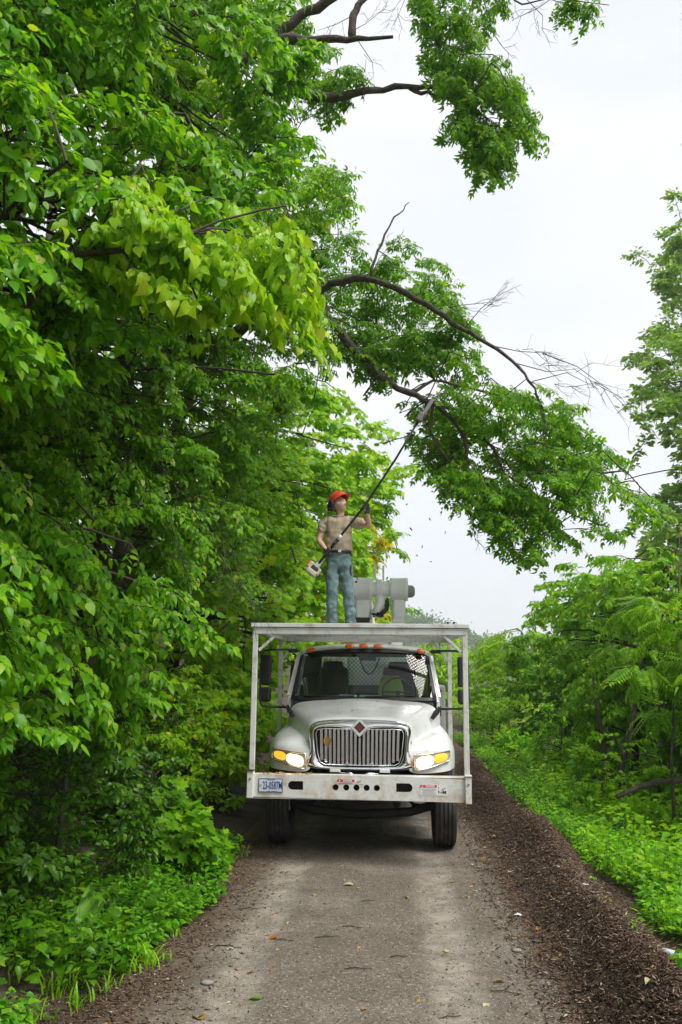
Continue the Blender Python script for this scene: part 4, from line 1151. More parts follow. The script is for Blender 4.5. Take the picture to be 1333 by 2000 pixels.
def tree(name, label, cat, base, trunk, tips, dirs, lens, spec, leaf_m, rng, group=None, nobj=0, tpl=T_OVATE, leaf=.10, nspray=22, nleaf=9, spray_len=.38,
         trunk_r=.12, limbs=True, out=(.7, -.6, -.05), droop=.35, grav=.55, sag=.22, limb_r=.02, attach=None, bark=None, twr=.0035, spread=.9, nrand=.45, rise=.15, maxlimb=3.5):
    """trunk: list of world points; tips/dirs/lens: leafy boughs"""
    bark = bark or M['bark']
    base = np.asarray(base, float)
    root = empty(name, base, label, cat, group)
    if trunk is not None:
        tp = [np.asarray(p, float) - base for p in trunk]
        rr = np.linspace(trunk_r, trunk_r * .35, len(tp)); rr[0] *= 1.25
        MB().tube(tp, list(rr), 10).build('trunk', bark, root, smooth=True)
    # points to hang limbs from: subdivide every limb
    segs = []
    for att in (attach if attach is not None else [trunk]):
        att = np.array(att, float)
        for i in range(len(att) - 1):
            for q in np.linspace(0, 1, 8): segs.append(att[i] * (1 - q) + att[i + 1] * q)
    segs = np.array(segs)
    L = Leaves(); bm = MB()
    dn = np.array([0, 0, -1.0])
    for P, D, ln in zip(tips, nrmz(np.asarray(dirs, float)), lens):
        B = P - D * ln - dn * sag * ln * .0
        # bough curve: starts along D lifted, ends at P
        t = np.linspace(0, 1, 6)[:, None]
        up0 = np.array([0, 0, sag * ln])
        curve = B + D * ln * t + up0 * (4 * t * (1 - t)) * .6 + rng.normal(0, .015 * ln, (6, 3)) * (t * (1 - t) * 4)
        r0 = max(.006, .010 * ln)
        bm.tube([c - base for c in curve], list(np.linspace(r0, r0 * .3, 6)), 5, cap=False)
        if limbs and np.min(np.linalg.norm(segs - B, axis=1)) < maxlimb:
            dd = np.linalg.norm(segs - B, axis=1) + .8 * np.maximum(0, segs[:, 2] - B[2])
            a = segs[np.argmin(dd)]
            lp = limb_pts(a, B, rng, rise=rise)
            bm.tube([c - base for c in lp], list(np.linspace(limb_r * (1 + .25 * ln), r0, len(lp))), 6, cap=False)
        ns = nspray
        tt = np.sort(.05 + .95 * rng.random(ns) ** .8)
        ci = tt * 5; i0 = np.minimum(ci.astype(int), 4); fr = (ci - i0)[:, None]
        sp = curve[i0] * (1 - fr) + curve[i0 + 1] * fr
        side = nrmz(np.cross(D, np.array([0, 0, 1.0])))
        sg = np.where(np.arange(ns) % 2 == 0, 1, -1)[:, None]
        sdir = D * .75 + side * sg * spread * rng.uniform(.3, 1.15, (ns, 1)) + rng.normal(0, .22, (ns, 3)) + np.array([0, 0, .12])
        sl = spray_len * rng.uniform(.6, 1.2, ns) * (1.1 - .45 * tt)
        sprays(L, rng, sp, sdir, sl, nleaf, leaf, out, droop, grav, twr=twr, nrand=nrand)
    if bm.v:
        o = bm.build('branches', M['twig'], root, smooth=True); o['kind'] = 'stuff'
    if L.tw: twig_mesh('twigs', L.tw, M['twig'], root, base)
    put_leaves(L, tpl, leaf_m, root, base, rng, nobj)
    return root

def mass(poly, n, Yf, thick, rng, dmean, dspread=.35, ln=(0.8, 1.6), power=1.0, zmin=None):
    """boughs filling a volume: outline seen from the road, front surface Yf(px,py), thickness in metres"""
    q = sample_poly(poly, n, rng)
    Y = Yf(q[:, 0], q[:, 1]) + thick * rng.random(n) ** power
    P = at(q[:, 0], q[:, 1], Y)
    D = nrmz(np.asarray(dmean, float)) + rng.normal(0, dspread, (n, 3))
    if zmin is not None:
        g = ground_z(P[:, 0], P[:, 1]) + zmin
        P[:, 2] = np.maximum(P[:, 2], g)
    return P, D, rng.uniform(ln[0], ln[1], n)

def fan(par, base, start, end, n, rng, r=.010, spread=.35, ln=.5, m=None, depth=2):
    segs = []
    def grow(a, b, r, d):
        a = np.asarray(a); b = np.asarray(b)
        mid = (a + b) / 2 + rng.normal(0, .09, 3) * np.linalg.norm(b - a)
        segs.append((a, mid, b, r))
        if d > 0:
            k = n if d == depth else 3
            for i in range(k):
                q = rng.uniform(.3, 1.0)
                s = a * (1 - q) + b * q
                dr = nrmz(b - a) + rng.normal(0, spread * 1.6, 3)
                grow(s, s + nrmz(dr) * np.linalg.norm(b - a) * rng.uniform(.3, .6), r * .55, d - 1)
    grow(start, end, r, depth)
    A, B_, C_, rr = [np.array(q) for q in zip(*segs)]
    return twig_mesh('dead_twigs', [(A, B_, C_, rr * .75)], m or M['deadtwig'], par, base)
def gz(x, y): return float(ground_z(x, y))
OUT = (.55, -.45, -.25)          # boughs of the left wall reach out over the road
lin = lambda a, b, x0, x1: (lambda px, py: a + (b - a) * np.clip((px - x0) / (x1 - x0), 0, 1))

# --- left: big broad-leaved tree leaning over the road, closest to the camera
r_ = np.random.default_rng(101)
P, D, Ln = mass([(-220, -220), (560, -200), (585, 0), (600, 90), (612, 200), (600, 300), (560, 420), (470, 520), (330, 610), (240, 700), (140, 780), (-220, 820)], 215, lin(4.5, 7.6, 0, 620), 2.6, r_, OUT, .5, (.7, 1.5))
bx, by = -4.5, 6.6
tree('broadleaf_tree', 'tall tree with large drooping glossy leaves filling the upper left corner', 'tree', (bx, by, gz(bx, by)),
     [(bx, by, gz(bx, by) - .1), (bx + .1, by, 2.5), (bx + .35, by + .2, 4.5), (bx + .6, by + .4, 6.6), (bx + .9, by + .6, 9.0)], P, D, Ln, None, G['heart'], r_, nobj=300,
     tpl=T_OVATE, leaf=.118, nspray=23, nleaf=9, spray_len=.42, trunk_r=.17, grav=.55, droop=.35, nrand=.6)

# --- left: bright hanging bough with heart-shaped leaves
r_ = np.random.default_rng(102)
P, D, Ln = mass([(300, 420), (470, 440), (560, 500), (630, 570), (680, 690), (640, 700), (560, 650), (500, 640), (420, 620), (300, 600)], 24, lin(5.3, 5.6, 300, 690), 1.3, r_, (.75, -.15, -.4), .34, (.5, 1.0))
a0 = at(120, 500, 5.9)
bx, by = -3.9, 6.2
tree('broadleaf_tree', 'slender tree whose bright yellow-green heart-shaped leaves hang beside the worn branch fork', 'tree', (bx, by, gz(bx, by)),
     [(bx, by, gz(bx, by) - .1), (bx + .1, by + .05, 2.2), (bx + .25, by, 3.6), tuple(a0), tuple(at(330, 480, 5.6))], P, D, Ln, None, G['bright'], r_, nobj=300,
     tpl=T_HEART, leaf=.108, nspray=18, nleaf=8, spray_len=.34, trunk_r=.06, grav=.8, droop=.5, limb_r=.008, nrand=.75)

# --- left: darker tree behind, middle of the wall
r_ = np.random.default_rng(103)
P, D, Ln = mass([(-250, 640), (200, 600), (420, 520), (600, 560), (690, 680), (650, 800), (560, 860), (520, 1000), (480, 1200), (300, 1180), (-250, 1120)], 330, lin(6.6, 10.5, 0, 600), 2.8, r_, OUT, .55, (.7, 1.5))
bx, by = -4.1, 9.4
tree('broadleaf_tree', 'dense tree with small mid-green leaves in the middle of the left wall of foliage', 'tree', (bx, by, gz(bx, by)),
     [(bx, by, gz(bx, by) - .1), (bx - .1, by, 3), (bx - .1, by + .1, 5), (bx + .1, by, 7)], P, D, Ln, None, G['elder'], r_, nobj=300,
     tpl=T_OVATE, leaf=.098, nspray=23, nleaf=9, spray_len=.40, trunk_r=.12, limb_r=.012)

mt = bpy.data.objects['broadleaf_tree.002']; mb_ = np.array(mt.location)
for s, e, n in (((360, 960, 8.6), (500, 1130, 8.2), 9), ((300, 900, 8.0), (420, 1040, 7.7), 7), ((410, 1040, 8.4), (500, 1190, 8.2), 8), ((150, 760, 7.2), (260, 830, 6.9), 5), ((330, 1010, 8.2), (370, 1150, 8.0), 6)):
    fan(mt, mb_, at(*s), at(*e), n, r_, .008)

# --- left: low branches drooping to the road side
r_ = np.random.default_rng(104)
P, D, Ln = mass([(-250, 1020), (60, 1030), (250, 1110), (380, 1200), (440, 1280), (400, 1330), (330, 1360), (240, 1420), (80, 1480), (-250, 1500)], 60, lin(5.3, 7.8, 0, 440), 1.3, r_, (.8, .1, -.3), .36, (.7, 1.4))
bx, by = -3.6, 7.2
tree('leaning_sapling', 'low leaning tree with long leafy sprays drooping towards the truck rack', 'tree', (bx, by, gz(bx, by)),
     [(bx, by, gz(bx, by) - .1), (bx + .1, by, 2.0), (bx + .3, by - .1, 2.9), (bx + .6, by - .3, 3.5)], P, D, Ln, None, G['heart'], r_, nobj=300,
     tpl=T_OVATE, leaf=.10, nspray=20, nleaf=9, spray_len=.36, trunk_r=.07, limb_r=.012)

# --- left: bright maple wall beside and behind the truck
r_ = np.random.default_rng(105)
P, D, Ln = mass([(430, 860), (560, 760), (700, 760), (735, 830), (775, 950), (765, 1040), (740, 1100), (770, 1210), (660, 1260), (560, 1300), (540, 1480), (450, 1500), (420, 1300), (430, 1050)], 190, lin(12.5, 19.5, 430, 780), 3.2, r_, (.75, -.4, -.1), .65, (.8, 1.8))
bx, by = -4.4, 17.0
tree('maple_tree', 'bright green tree with lobed leaves standing behind the worker and truck', 'tree', (bx, by, gz(bx, by)),
     [(bx, by, gz(bx, by) - .1), (bx + .1, by, 3), (bx + .4, by, 5.5), (bx + 1.0, by, 8)], P, D, Ln, None, G['maple'], r_, nobj=300,
     tpl=T_LOBED, leaf=.145, nspray=24, nleaf=8, spray_len=.5, trunk_r=.16, spread=1.0, grav=.6, out=(.8, -1.0, 0))
r_ = np.random.default_rng(106)
P, D, Ln = mass([(690, 1010), (735, 990), (760, 1060), (745, 1130), (770, 1200), (700, 1260), (600, 1260), (640, 1150)], 34, lin(19.5, 21.5, 640, 780), 1.5, r_, (.75, -.4, .1), .42, (.6, 1.3))
bx, by = -2.6, 22.5
tree('yellowing_tree', 'small tree with yellowing leaves peeking out right of the worker', 'tree', (bx, by, gz(bx, by)),
     [(bx, by, gz(bx, by) - .1), (bx + .1, by, 3), (bx + .5, by, 5.5)], P, D, Ln, None, G['yellow'], r_, tpl=T_LEAF4, leaf=.13, nspray=16, nleaf=8, spray_len=.4, trunk_r=.09)
r_ = np.random.default_rng(107)
P, D, Ln = mass([(720, 870), (760, 930), (790, 960), (780, 1010), (800, 1130), (815, 1200), (760, 1240), (690, 1240), (700, 1100), (690, 950)], 46, lin(24, 26, 690, 800), 2.5, r_, (.7, -.3, .2), .45, (.8, 1.6))
bx, by = -2.4, 28.0
tree('far_tree', 'greyish green tree farther down the road behind the boom elbow', 'tree', (bx, by, gz(bx, by)),
     [(bx, by, gz(bx, by) - .1), (bx + .1, by, 4), (bx + .5, by, 8)], P, D, Ln, None, G['elder'], r_, tpl=T_LEAF4, leaf=.15, nspray=22, nleaf=9, spray_len=.5, trunk_r=.12)

# --- the box elder being trimmed: crown behind, two limbs reaching over the road
r_ = np.random.default_rng(108)
YB = 12.3
def pl(pts): return [at(x, y, Yd) for x, y, Yd in pts]
bx, by = -4.3, 13.2
etrunk = [np.array(p, float) for p in [(bx, by, gz(bx, by) - .1), (bx + .2, by, 3.4), (bx + .6, by, 5.4), (bx + 1.1, by - .1, 6.6)]]
fork = at(622, 572, YB)
limb0 = [etrunk[-1], at(470, 640, 12.7), at(560, 590, 12.5), fork]
limbA = pl([(622, 572, 12.3), (650, 553, 12.2), (725, 541, 12.1), (790, 570, 12.0), (850, 605, 11.9), (905, 645, 11.8), (960, 675, 11.7), (1010, 710, 11.6), (1045, 755, 11.5), (1062, 803, 11.5)])
limbB = pl([(622, 572, 12.3), (645, 625, 12.2), (690, 682, 12.1), (735, 735, 12.0), (800, 768, 11.9), (845, 790, 11.9), (890, 818, 11.9), (910, 862, 11.9), (916, 905, 11.9)])
limbC = pl([(845, 790, 11.9), (905, 800, 12.2), (960, 868, 12.3), (985, 925, 12.2), (1060, 975, 12.0), (1130, 1010, 11.9), (1190, 1030, 11.9)])
limbD = pl([(800, 768, 11.9), (850, 742, 12.4), (930, 760, 12.8), (1020, 790, 12.9), (1120, 840, 12.8), (1200, 900, 12.6), (1270, 970, 12.5)])
limbE = pl([(725, 541, 12.1), (740, 480, 12.3), (775, 420, 12.4), (800, 395, 12.4)])
limbG = [etrunk[-1]] + pl([(500, 560, 13.2), (560, 470, 13.4), (610, 390, 13.5), (650, 335, 13.5)])
limbF = pl([(845, 790, 11.9), (842, 850, 11.9), (880, 905, 12.0), (905, 985, 12.1), (935, 1040, 12.2)])
att = [limb0, limbA[:7], limbB, limbC, limbD, limbE, limbF, limbG]
reg = []
def add(poly, n, Y0, th, dm, ds=.4, ln=(.5, 1.1)):
    q = mass(poly, n, lin(Y0, Y0, 0, 1), th, r_, dm, ds, ln); reg.append(q)
add([(560, 290), (650, 330), (700, 360), (720, 430), (760, 450), (800, 395), (850, 490), (900, 560), (905, 620), (860, 650), (780, 620), (700, 700), (620, 700), (560, 600), (540, 420)], 62, 12.4, 3.0, (.5, -.3, .15), .5, (.6, 1.3))
add([(760, 600), (880, 620), (940, 690), (950, 760), (880, 780), (760, 750), (680, 720), (690, 640)], 24, 12.0, 1.8, (.6, -.2, .1), .5)
add([(880, 770), (1000, 760), (1120, 790), (1190, 840), (1220, 900), (1190, 950), (1290, 960), (1300, 1010), (1220, 1055), (1150, 1060), (1040, 1010), (960, 960), (880, 950), (850, 870)], 70, 11.6, 2.2, (.6, -.2, -.35), .42, (.5, 1.1))
add([(850, 860), (960, 940), (1010, 1010), (960, 1040), (880, 990), (840, 930)], 14, 11.6, 1.0, (.3, -.2, -.7), .35)
add([(980, 990), (1060, 1010), (1140, 1050), (1110, 1080), (1060, 1120), (1000, 1100), (970, 1050)], 15, 11.6, 1.0, (.4, -.2, -.7), .35)
add([(780, 520), (860, 560), (930, 620), (960, 680), (900, 690), (820, 620)], 10, 11.9, 1.2, (.5, -.2, -.1), .5, (.4, .8))
add([(720, 720), (800, 740), (780, 790), (730, 780)], 5, 11.9, .8, (.2, -.2, -.7), .35)
P, D, Ln = [np.concatenate(q) for q in zip(*reg)]
elder = tree('overhanging_tree', 'tree with compound leaves whose forked limbs arch over the truck at the saw tip', 'tree', (bx, by, gz(bx, by)),
     etrunk, P, D, Ln, None, G['elder'], r_, nobj=300, tpl=T_ELDER, leaf=.165, nspray=11, nleaf=6, spray_len=.40, trunk_r=.20, attach=att, limb_r=.007, grav=.5, droop=.3, twr=.003, rise=.04, nrand=.6, maxlimb=1.3)
eb = np.array(elder.location)
def limb(name, pts, r0, r1, par, base, m=None, rng=None):
    rng = rng or r_
    P = np.array(pts); n = len(P)
    t = np.linspace(0, n - 1, n * 3)
    Q = np.stack([np.interp(t, np.arange(n), P[:, k]) for k in range(3)], -1)
    Q[1:-1] += rng.normal(0, .012, (len(Q) - 2, 3))
    rr = np.linspace(r0, r1, len(Q)) * rng.uniform(.88, 1.12, len(Q))
    return MB().tube(list(Q - base), list(rr), 9).build(name, m or M['bark'], par, smooth=True)
limb('limb', limb0, .12, .075, elder, eb); limb('limb', limbA, .062, .012, elder, eb); limb('limb', limbB, .075, .02, elder, eb)
limb('branch', limbG, .05, .01, elder, eb); limb('branch', limbC, .028, .008, elder, eb); limb('branch', limbD, .026, .008, elder, eb); limb('branch', limbE, .025, .006, elder, eb); limb('branch', limbF, .02, .006, elder, eb)
limb('branch_stub', pl([(690, 682, 12.1), (720, 705, 11.9), (740, 730, 11.8)]), .035, .025, elder, eb)
# bare dead twigs at the end of the upper limb
for s, e, n in (((960, 675, 11.7), (1075, 690, 11.5), 6), ((1060, 690, 11.5), (1215, 780, 11.3), 8), ((905, 645, 11.8), (985, 565, 11.7), 6), ((850, 605, 11.9), (960, 590, 11.6), 4), ((1010, 710, 11.6), (1130, 720, 11.5), 6),
                ((1040, 745, 11.5), (1170, 760, 11.4), 6), ((640, 640, 12.1), (700, 600, 11.9), 5), ((725, 541, 12.1), (770, 470, 12.2), 5), ((1045, 755, 11.5), (1070, 850, 11.5), 5), ((842, 850, 11.9), (830, 900, 11.8), 3), ((905, 985, 12.1), (930, 1060, 12.1), 5)):
    fan(elder, eb, at(*s), at(*e), n, r_, .011)

# --- tall tree reaching in at the top: cut stub, bare limb and hanging spray
r_ = np.random.default_rng(109)
bx, by = -3.9, 10.8
tt = [np.array(p, float) for p in [(bx, by, gz(bx, by) - .1), (bx + .1, by, 4), (bx + .4, by, 7), (bx + .9, by - .2, 9.6), (bx + 1.3, by - .4, 12.5)]]
YT = 10.4
l1 = [tt[2] + (0, 0, .8)] + pl([(450, 215, 10.6), (540, 165, 10.5), (600, 186, 10.4), (650, 190, 10.4), (700, 183, 10.3), (760, 170, 10.3), (840, 171, 10.2), (912, 180, 10.2)])
l2 = [tt[3]] + pl([(470, 110, 10.8), (552, 76, 10.6), (620, 80, 10.5), (690, 76, 10.5), (768, 72, 10.4)])
l2b = pl([(688, 76, 10.5), (690, 30, 10.5), (705, 5, 10.5), (745, -30, 10.5), (800, -90, 10.5)])
l3 = [tt[3] + (0, 0, .3)] + pl([(545, 65, 10.7), (600, 22, 10.6), (660, -8, 10.5), (760, -70, 10.4), (840, -110, 10.3)])
l4 = pl([(840, -110, 10.3), (838, -10, 10.3), (852, 70, 10.2), (868, 140, 10.2), (895, 190, 10.1), (920, 260, 10.0), (945, 330, 10.0)])
l5 = [l3[-1]] + pl([(930, -80, 10.2), (985, -20, 10.1), (1020, 10, 10.0), (1080, -5, 10.0), (1190, 10, 10.0)])
reg = []
add([(800, -140), (985, -120), (985, 0), (970, 80), (930, 130), (880, 140), (840, 100), (800, 20)], 26, 9.7, 1.4, (.2, -.2, -.8), .35, (.4, .9))
add([(830, 130), (900, 120), (1000, 140), (1040, 200), (1065, 290), (1010, 300), (950, 280), (880, 250), (850, 200)], 26, 9.7, 1.2, (.4, -.2, -.6), .35, (.4, .8))
add([(890, 240), (1000, 260), (1010, 310), (985, 345), (955, 365), (920, 320)], 14, 9.8, .8, (.2, -.1, -.85), .25, (.4, .7))
add([(590, 195), (690, 140), (720, 165), (640, 240), (600, 250)], 9, 10.3, 1.2, (.6, -.2, -.1), .35, (.4, .8))
add([(540, 30), (600, 20), (620, 110), (590, 160), (545, 180)], 10, 10.4, 1.0, (.5, -.3, -.2), .35, (.4, .8))
add([(1095, -40), (1195, -20), (1195, 20), (1110, 30)], 2, 10.0, .3, (.5, 0, -.6), .3, (.3, .4))
P, D, Ln = [np.concatenate(q) for q in zip(*reg)]
tall = tree('overhanging_tree', 'tall tree with a bare sawn limb and a spray of leaves hanging at the top', 'tree', (bx, by, gz(bx, by)),
     tt, P, D, Ln, None, G['elder'], r_, nobj=300, tpl=T_ELDER, leaf=.155, nspray=13, nleaf=6, spray_len=.32, trunk_r=.2, attach=[l1[2:], l3[2:], l4, l5], limb_r=.006, grav=.7, droop=.4, twr=.003, rise=.04, nrand=.6)
tb_ = np.array(tall.location)
limb('limb', l1, .10, .022, tall, tb_); limb('limb', l2, .12, .02, tall, tb_); limb('limb', l2b, .06, .03, tall, tb_); limb('limb', l3, .10, .03, tall, tb_)
limb('branch', l4, .035, .008, tall, tb_); limb('branch', l5, .02, .005, tall, tb_)
limb('branch_stub', pl([(800, 172, 10.25), (850, 188, 10.2), (880, 196, 10.2)]), .03, .02, tall, tb_)
for s, e, n in (((690, 60, 10.5), (760, 10, 10.4), 6), ((690, 30, 10.5), (620, 60, 10.4), 4), ((700, 80, 10.4), (730, 150, 10.3), 3), ((1030, 0, 10.0), (1060, 60, 10.0), 6), ((1080, -5, 10.0), (1000, 40, 10.0), 5), ((960, 60, 10), (1000, 110, 9.9), 3), ((800, -40, 10.4), (770, 50, 10.3), 5)):
    fan(tall, tb_, at(*s), at(*e), n, r_, .009)

# --- left: upper tree seen between the near tree and the box elder
r_ = np.random.default_rng(110)
P, D, Ln = mass([(250, -150), (540, -150), (575, 60), (560, 240), (625, 260), (650, 310), (705, 350), (710, 400), (660, 470), (560, 520), (450, 560), (400, 300), (250, 250)], 130, lin(9.5, 15, 440, 710), 2.0, r_, (.7, -.4, .1), .4, (.7, 1.4))
bx, by = -5.0, 15.2
tree('background_tree', 'green tree rising between the upper left leaves and the forked limbs', 'tree', (bx, by, gz(bx, by)),
     [(bx, by, gz(bx, by) - .1), (bx + .1, by, 5), (bx + .5, by, 8), (bx + .8, by, 11.5)], P, D, Ln, None, G['maple'], r_, nobj=300, tpl=T_OVATE, leaf=.13, nspray=20, nleaf=8, spray_len=.45, trunk_r=.15)
# --- undergrowth on the left bank, shrub by shrub
def shrub(name, label, x, y, rx, ry, h, n, leaf, m, rng, tpl=T_OVATE, nobj=0, dm=(.4, -.3, .3), nspray=12, nleaf=7, spray_len=.28, cat='shrub', group=None, ln=(.3, .7), grav=.45, z0=.1, droop=.3):
    b = np.array([x, y, gz(x, y)])
    a = rng.uniform(0, 2 * np.pi, n); q = np.sqrt(rng.random(n))
    X = x + rx * q * np.cos(a); Yv = y + ry * q * np.sin(a)
    Z = ground_z(X, Yv) + z0 + (h - z0) * (1 - .55 * q ** 2) * rng.random(n) ** .6
    P = np.stack([X, Yv, Z], -1)
    D = np.stack([np.cos(a) * q * .8, np.sin(a) * q * .8, np.full(n, .45)], -1) + np.asarray(dm) * .6 + rng.normal(0, .3, (n, 3))
    st = [b, b + (0, 0, h * .35), b + (.05, 0, h * .7)]
    return tree(name, label, cat, b, st, P, D, rng.uniform(ln[0], ln[1], n), None, m, rng, group, nobj, tpl, leaf, nspray, nleaf, spray_len, trunk_r=.02 + .008 * h, limb_r=.006, grav=grav, droop=droop, twr=.0025)

r_ = np.random.default_rng(201)
shrub('shrub', 'dark glossy bush on the bank at the left edge of the picture', -3.5, 6.6, .9, .8, 1.7, 40, .085, G['dark'], r_, nobj=300)
shrub('shrub', 'dark tangled bush below the drooping sprays', -3.0, 8.0, .9, .9, 1.7, 46, .075, G['dark'], r_, nobj=300)
shrub('shrub', 'dark bush rising on the bank behind the tangle', -3.9, 9.3, 1.2, 1.2, 2.2, 56, .085, G['dark'], r_)
shrub('shrub', 'leafy dark bush nearest the truck bumper on the left bank', -2.75, 10.0, .75, .9, 1.35, 40, .08, G['dark'], r_, nobj=200)
shrub('oak_sapling', 'young oak with broad lobed leaves beside the license plate', -2.25, 9.5, .42, .5, 1.0, 22, .15, G['elder'], r_, tpl=T_LOBED, nobj=200, nspray=7, nleaf=5)
shrub('shrub', 'green bush beside the left rack post', -2.9, 11.6, .9, 1.0, 2.3, 50, .09, G['maple'], r_, nobj=200)
shrub('shrub', 'bright bush behind the left rack post', -2.8, 14.0, 1.0, 1.2, 2.4, 46, .10, G['maple'], r_)
shrub('shrub', 'tall bush on the bank behind the bright one', -4.0, 12.0, 1.3, 1.4, 3.2, 60, .09, G['dark'], r_)
shrub('shrub', 'low dark bush in the lower left corner', -3.1, 5.3, .7, .6, .75, 28, .075, G['dark'], r_, nobj=200)
shrub('shrub', 'bush on the upper bank above the exposed soil', -4.8, 7.6, 1.3, 1.3, 2.6, 56, .10, G['dark'], r_)
# woods filling the bank behind
rw = np.random.default_rng(210)
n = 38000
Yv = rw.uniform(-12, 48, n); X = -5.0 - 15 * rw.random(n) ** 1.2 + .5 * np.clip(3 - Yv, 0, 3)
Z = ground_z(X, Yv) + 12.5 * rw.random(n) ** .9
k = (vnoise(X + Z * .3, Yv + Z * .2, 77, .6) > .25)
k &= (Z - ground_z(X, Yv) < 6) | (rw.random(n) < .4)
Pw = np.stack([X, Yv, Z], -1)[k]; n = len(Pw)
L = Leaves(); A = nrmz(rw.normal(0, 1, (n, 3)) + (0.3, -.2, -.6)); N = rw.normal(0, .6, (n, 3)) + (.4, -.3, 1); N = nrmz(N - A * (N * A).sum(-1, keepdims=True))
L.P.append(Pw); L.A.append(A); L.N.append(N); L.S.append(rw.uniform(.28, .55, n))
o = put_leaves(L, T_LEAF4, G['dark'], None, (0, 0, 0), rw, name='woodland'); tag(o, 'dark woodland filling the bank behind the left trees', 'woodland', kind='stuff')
for i, (x, y) in enumerate(((-6.6, 5.2), (-7.8, 9.5), (-8.0, 13.0), (-7.5, 16.5), (-6.6, 21.0))):
    z = gz(x, y)
    tr = empty('forest_tree', (x, y, z), ['thin dark trunk on the bank behind the nearest leaves', 'dark trunk deep in the wood behind the middle tree', 'bare dark trunk behind the drooping sprays', 'dark trunk high on the wooded bank', 'dark trunk in the wood behind the maple'][i], 'tree')
    MB().tube([(0, 0, -.2), (.1, 0, 3), (.2, .1, 6), (.1, .2, 11)], [.17, .14, .11, .06], 9).build('trunk', M['bark'], tr, smooth=True)
    L = Leaves(); sprays(L, rw, np.stack([x + rw.normal(0, 1.3, 120), y + rw.normal(0, 1.3, 120), z + rw.uniform(6, 12, 120)], -1), rw.normal(0, 1, (120, 3)), .5, 9, .16, twr=.004)
    put_leaves(L, T_LEAF2, G['dark'], tr, (x, y, z), rw)

# --- right side trees
RD = (-.55, -.4, .1)
r_ = np.random.default_rng(301)
P, D, Ln = mass([(1055, 1130), (1130, 1085), (1210, 1085), (1270, 1095), (1480, 1120), (1480, 1300), (1270, 1370), (1150, 1420), (1090, 1330), (1040, 1260)], 110, lin(16, 14.5, 1050, 1300), 2.4, r_, RD, .42, (.6, 1.3))
bx, by = 5.0, 17.0
tree('roadside_tree', 'leafy tree right of the road with its crown just below the trimmed limb', 'tree', (bx, by, gz(bx, by)),
     [(bx - .5, by, gz(bx, by) - .1), (bx - .3, by, 1.5), (bx, by, 3), (bx + .2, by, 4.5)], P, D, Ln, None, G['sumac'], r_, nobj=300, tpl=T_OVATE, leaf=.13, nspray=18, nleaf=8, spray_len=.42, trunk_r=.07, out=(-.3, -.3, 0))
r_ = np.random.default_rng(302)
P, D, Ln = mass([(1170, 1180), (1280, 1140), (1480, 1130), (1480, 1400), (1333, 1400), (1220, 1360), (1160, 1280)], 20, lin(12.5, 10.5, 1170, 1400), 1.6, r_, (-.6, -.4, .2), .3, (.4, .9))
bx, by = 4.9, 12.6
tree('sumac', 'sumac with long feathery leaves at the right edge', 'tree', (bx, by, gz(bx, by)),
     [(bx, by, gz(bx, by) - .1), (bx + .1, by, 1.3), (bx - .1, by, 2.4), (bx, by, 3.4)], P, D, Ln, None, G['sumac'], r_, nobj=300, tpl=T_FROND, leaf=.42, nspray=6, nleaf=4, spray_len=.30, trunk_r=.05, out=(-.3, -.3, 0), nrand=.3)
r_ = np.random.default_rng(303)
P, D, Ln = mass([(1000, 1250), (1040, 1200), (1110, 1190), (1160, 1280), (1160, 1440), (1060, 1450), (990, 1420), (950, 1380), (985, 1330)], 52, lin(24, 20, 950, 1160), 2.5, r_, RD, .42, (.6, 1.3))
bx, by = 5.0, 24.0
tree('roadside_tree', 'dark green tree farther along the right side of the road', 'tree', (bx, by, gz(bx, by)),
     [(bx, by, gz(bx, by) - .1), (bx, by, 2), (bx + .2, by, 4.0)], P, D, Ln, None, G['elder'], r_, nobj=0, tpl=T_OVATE, leaf=.15, nspray=20, nleaf=8, spray_len=.5, trunk_r=.08, out=(-.3, -.3, 0))
r_ = np.random.default_rng(304)
P, D, Ln = mass([(930, 1270), (962, 1255), (1010, 1290), (1020, 1400), (960, 1430), (915, 1430), (905, 1330)], 50, lin(36, 34, 900, 1020), 5, r_, RD, .42, (.8, 1.8))
bx, by = 5.5, 38.0
tree('distant_tree', 'pale yellow-green tree far down the road beside the right mirror', 'tree', (bx, by, gz(bx, by)),
     [(bx, by, gz(bx, by) - .1), (bx, by, 2), (bx + .2, by, 4.0)], P, D, Ln, None, G['maple'], r_, tpl=T_LEAF4, leaf=.22, nspray=18, nleaf=8, spray_len=.7, trunk_r=.1, out=(-.3, -.3, 0))
# a row of far trees across the valley floor
for i, (x, y, h, lab) in enumerate(((2.6, 52, 4.5, 'small bright tree at the far end of the road'), (9.5, 58, 7, 'round green tree in the distance past the right mirror'), (4.5, 80, 7.5, 'distant tree below the hill at the end of the road'), (14, 75, 9, 'taller distant tree right of the round one'), (22, 62, 9, 'distant tree behind the roadside trees'), (7.5, 110, 9, 'farthest tree at the foot of the hill'))):
    r_ = np.random.default_rng(320 + i)
    nn = 44; a = r_.uniform(0, 6.28, nn); q = r_.random(nn) ** .5
    P = np.stack([x + h * .38 * q * np.cos(a), y + h * .38 * q * np.sin(a), gz(x, y) + h * (.15 + .85 * r_.random(nn) * (1 - .5 * q))], -1)
    tree('distant_tree', lab, 'tree', (x, y, gz(x, y)), [(x, y, gz(x, y)), (x, y, h * .4), (x, y, h * .7)], P, np.stack([np.cos(a), np.sin(a), np.full(nn, .4)], -1), np.full(nn, h * .16), None, G['maple' if i % 2 == 0 else 'sumac'], r_,
         tpl=T_LEAF4, leaf=.20 + y * .0022, nspray=13, nleaf=6, spray_len=.12 * h, trunk_r=.02 * h, out=(-.2, -.3, 0))
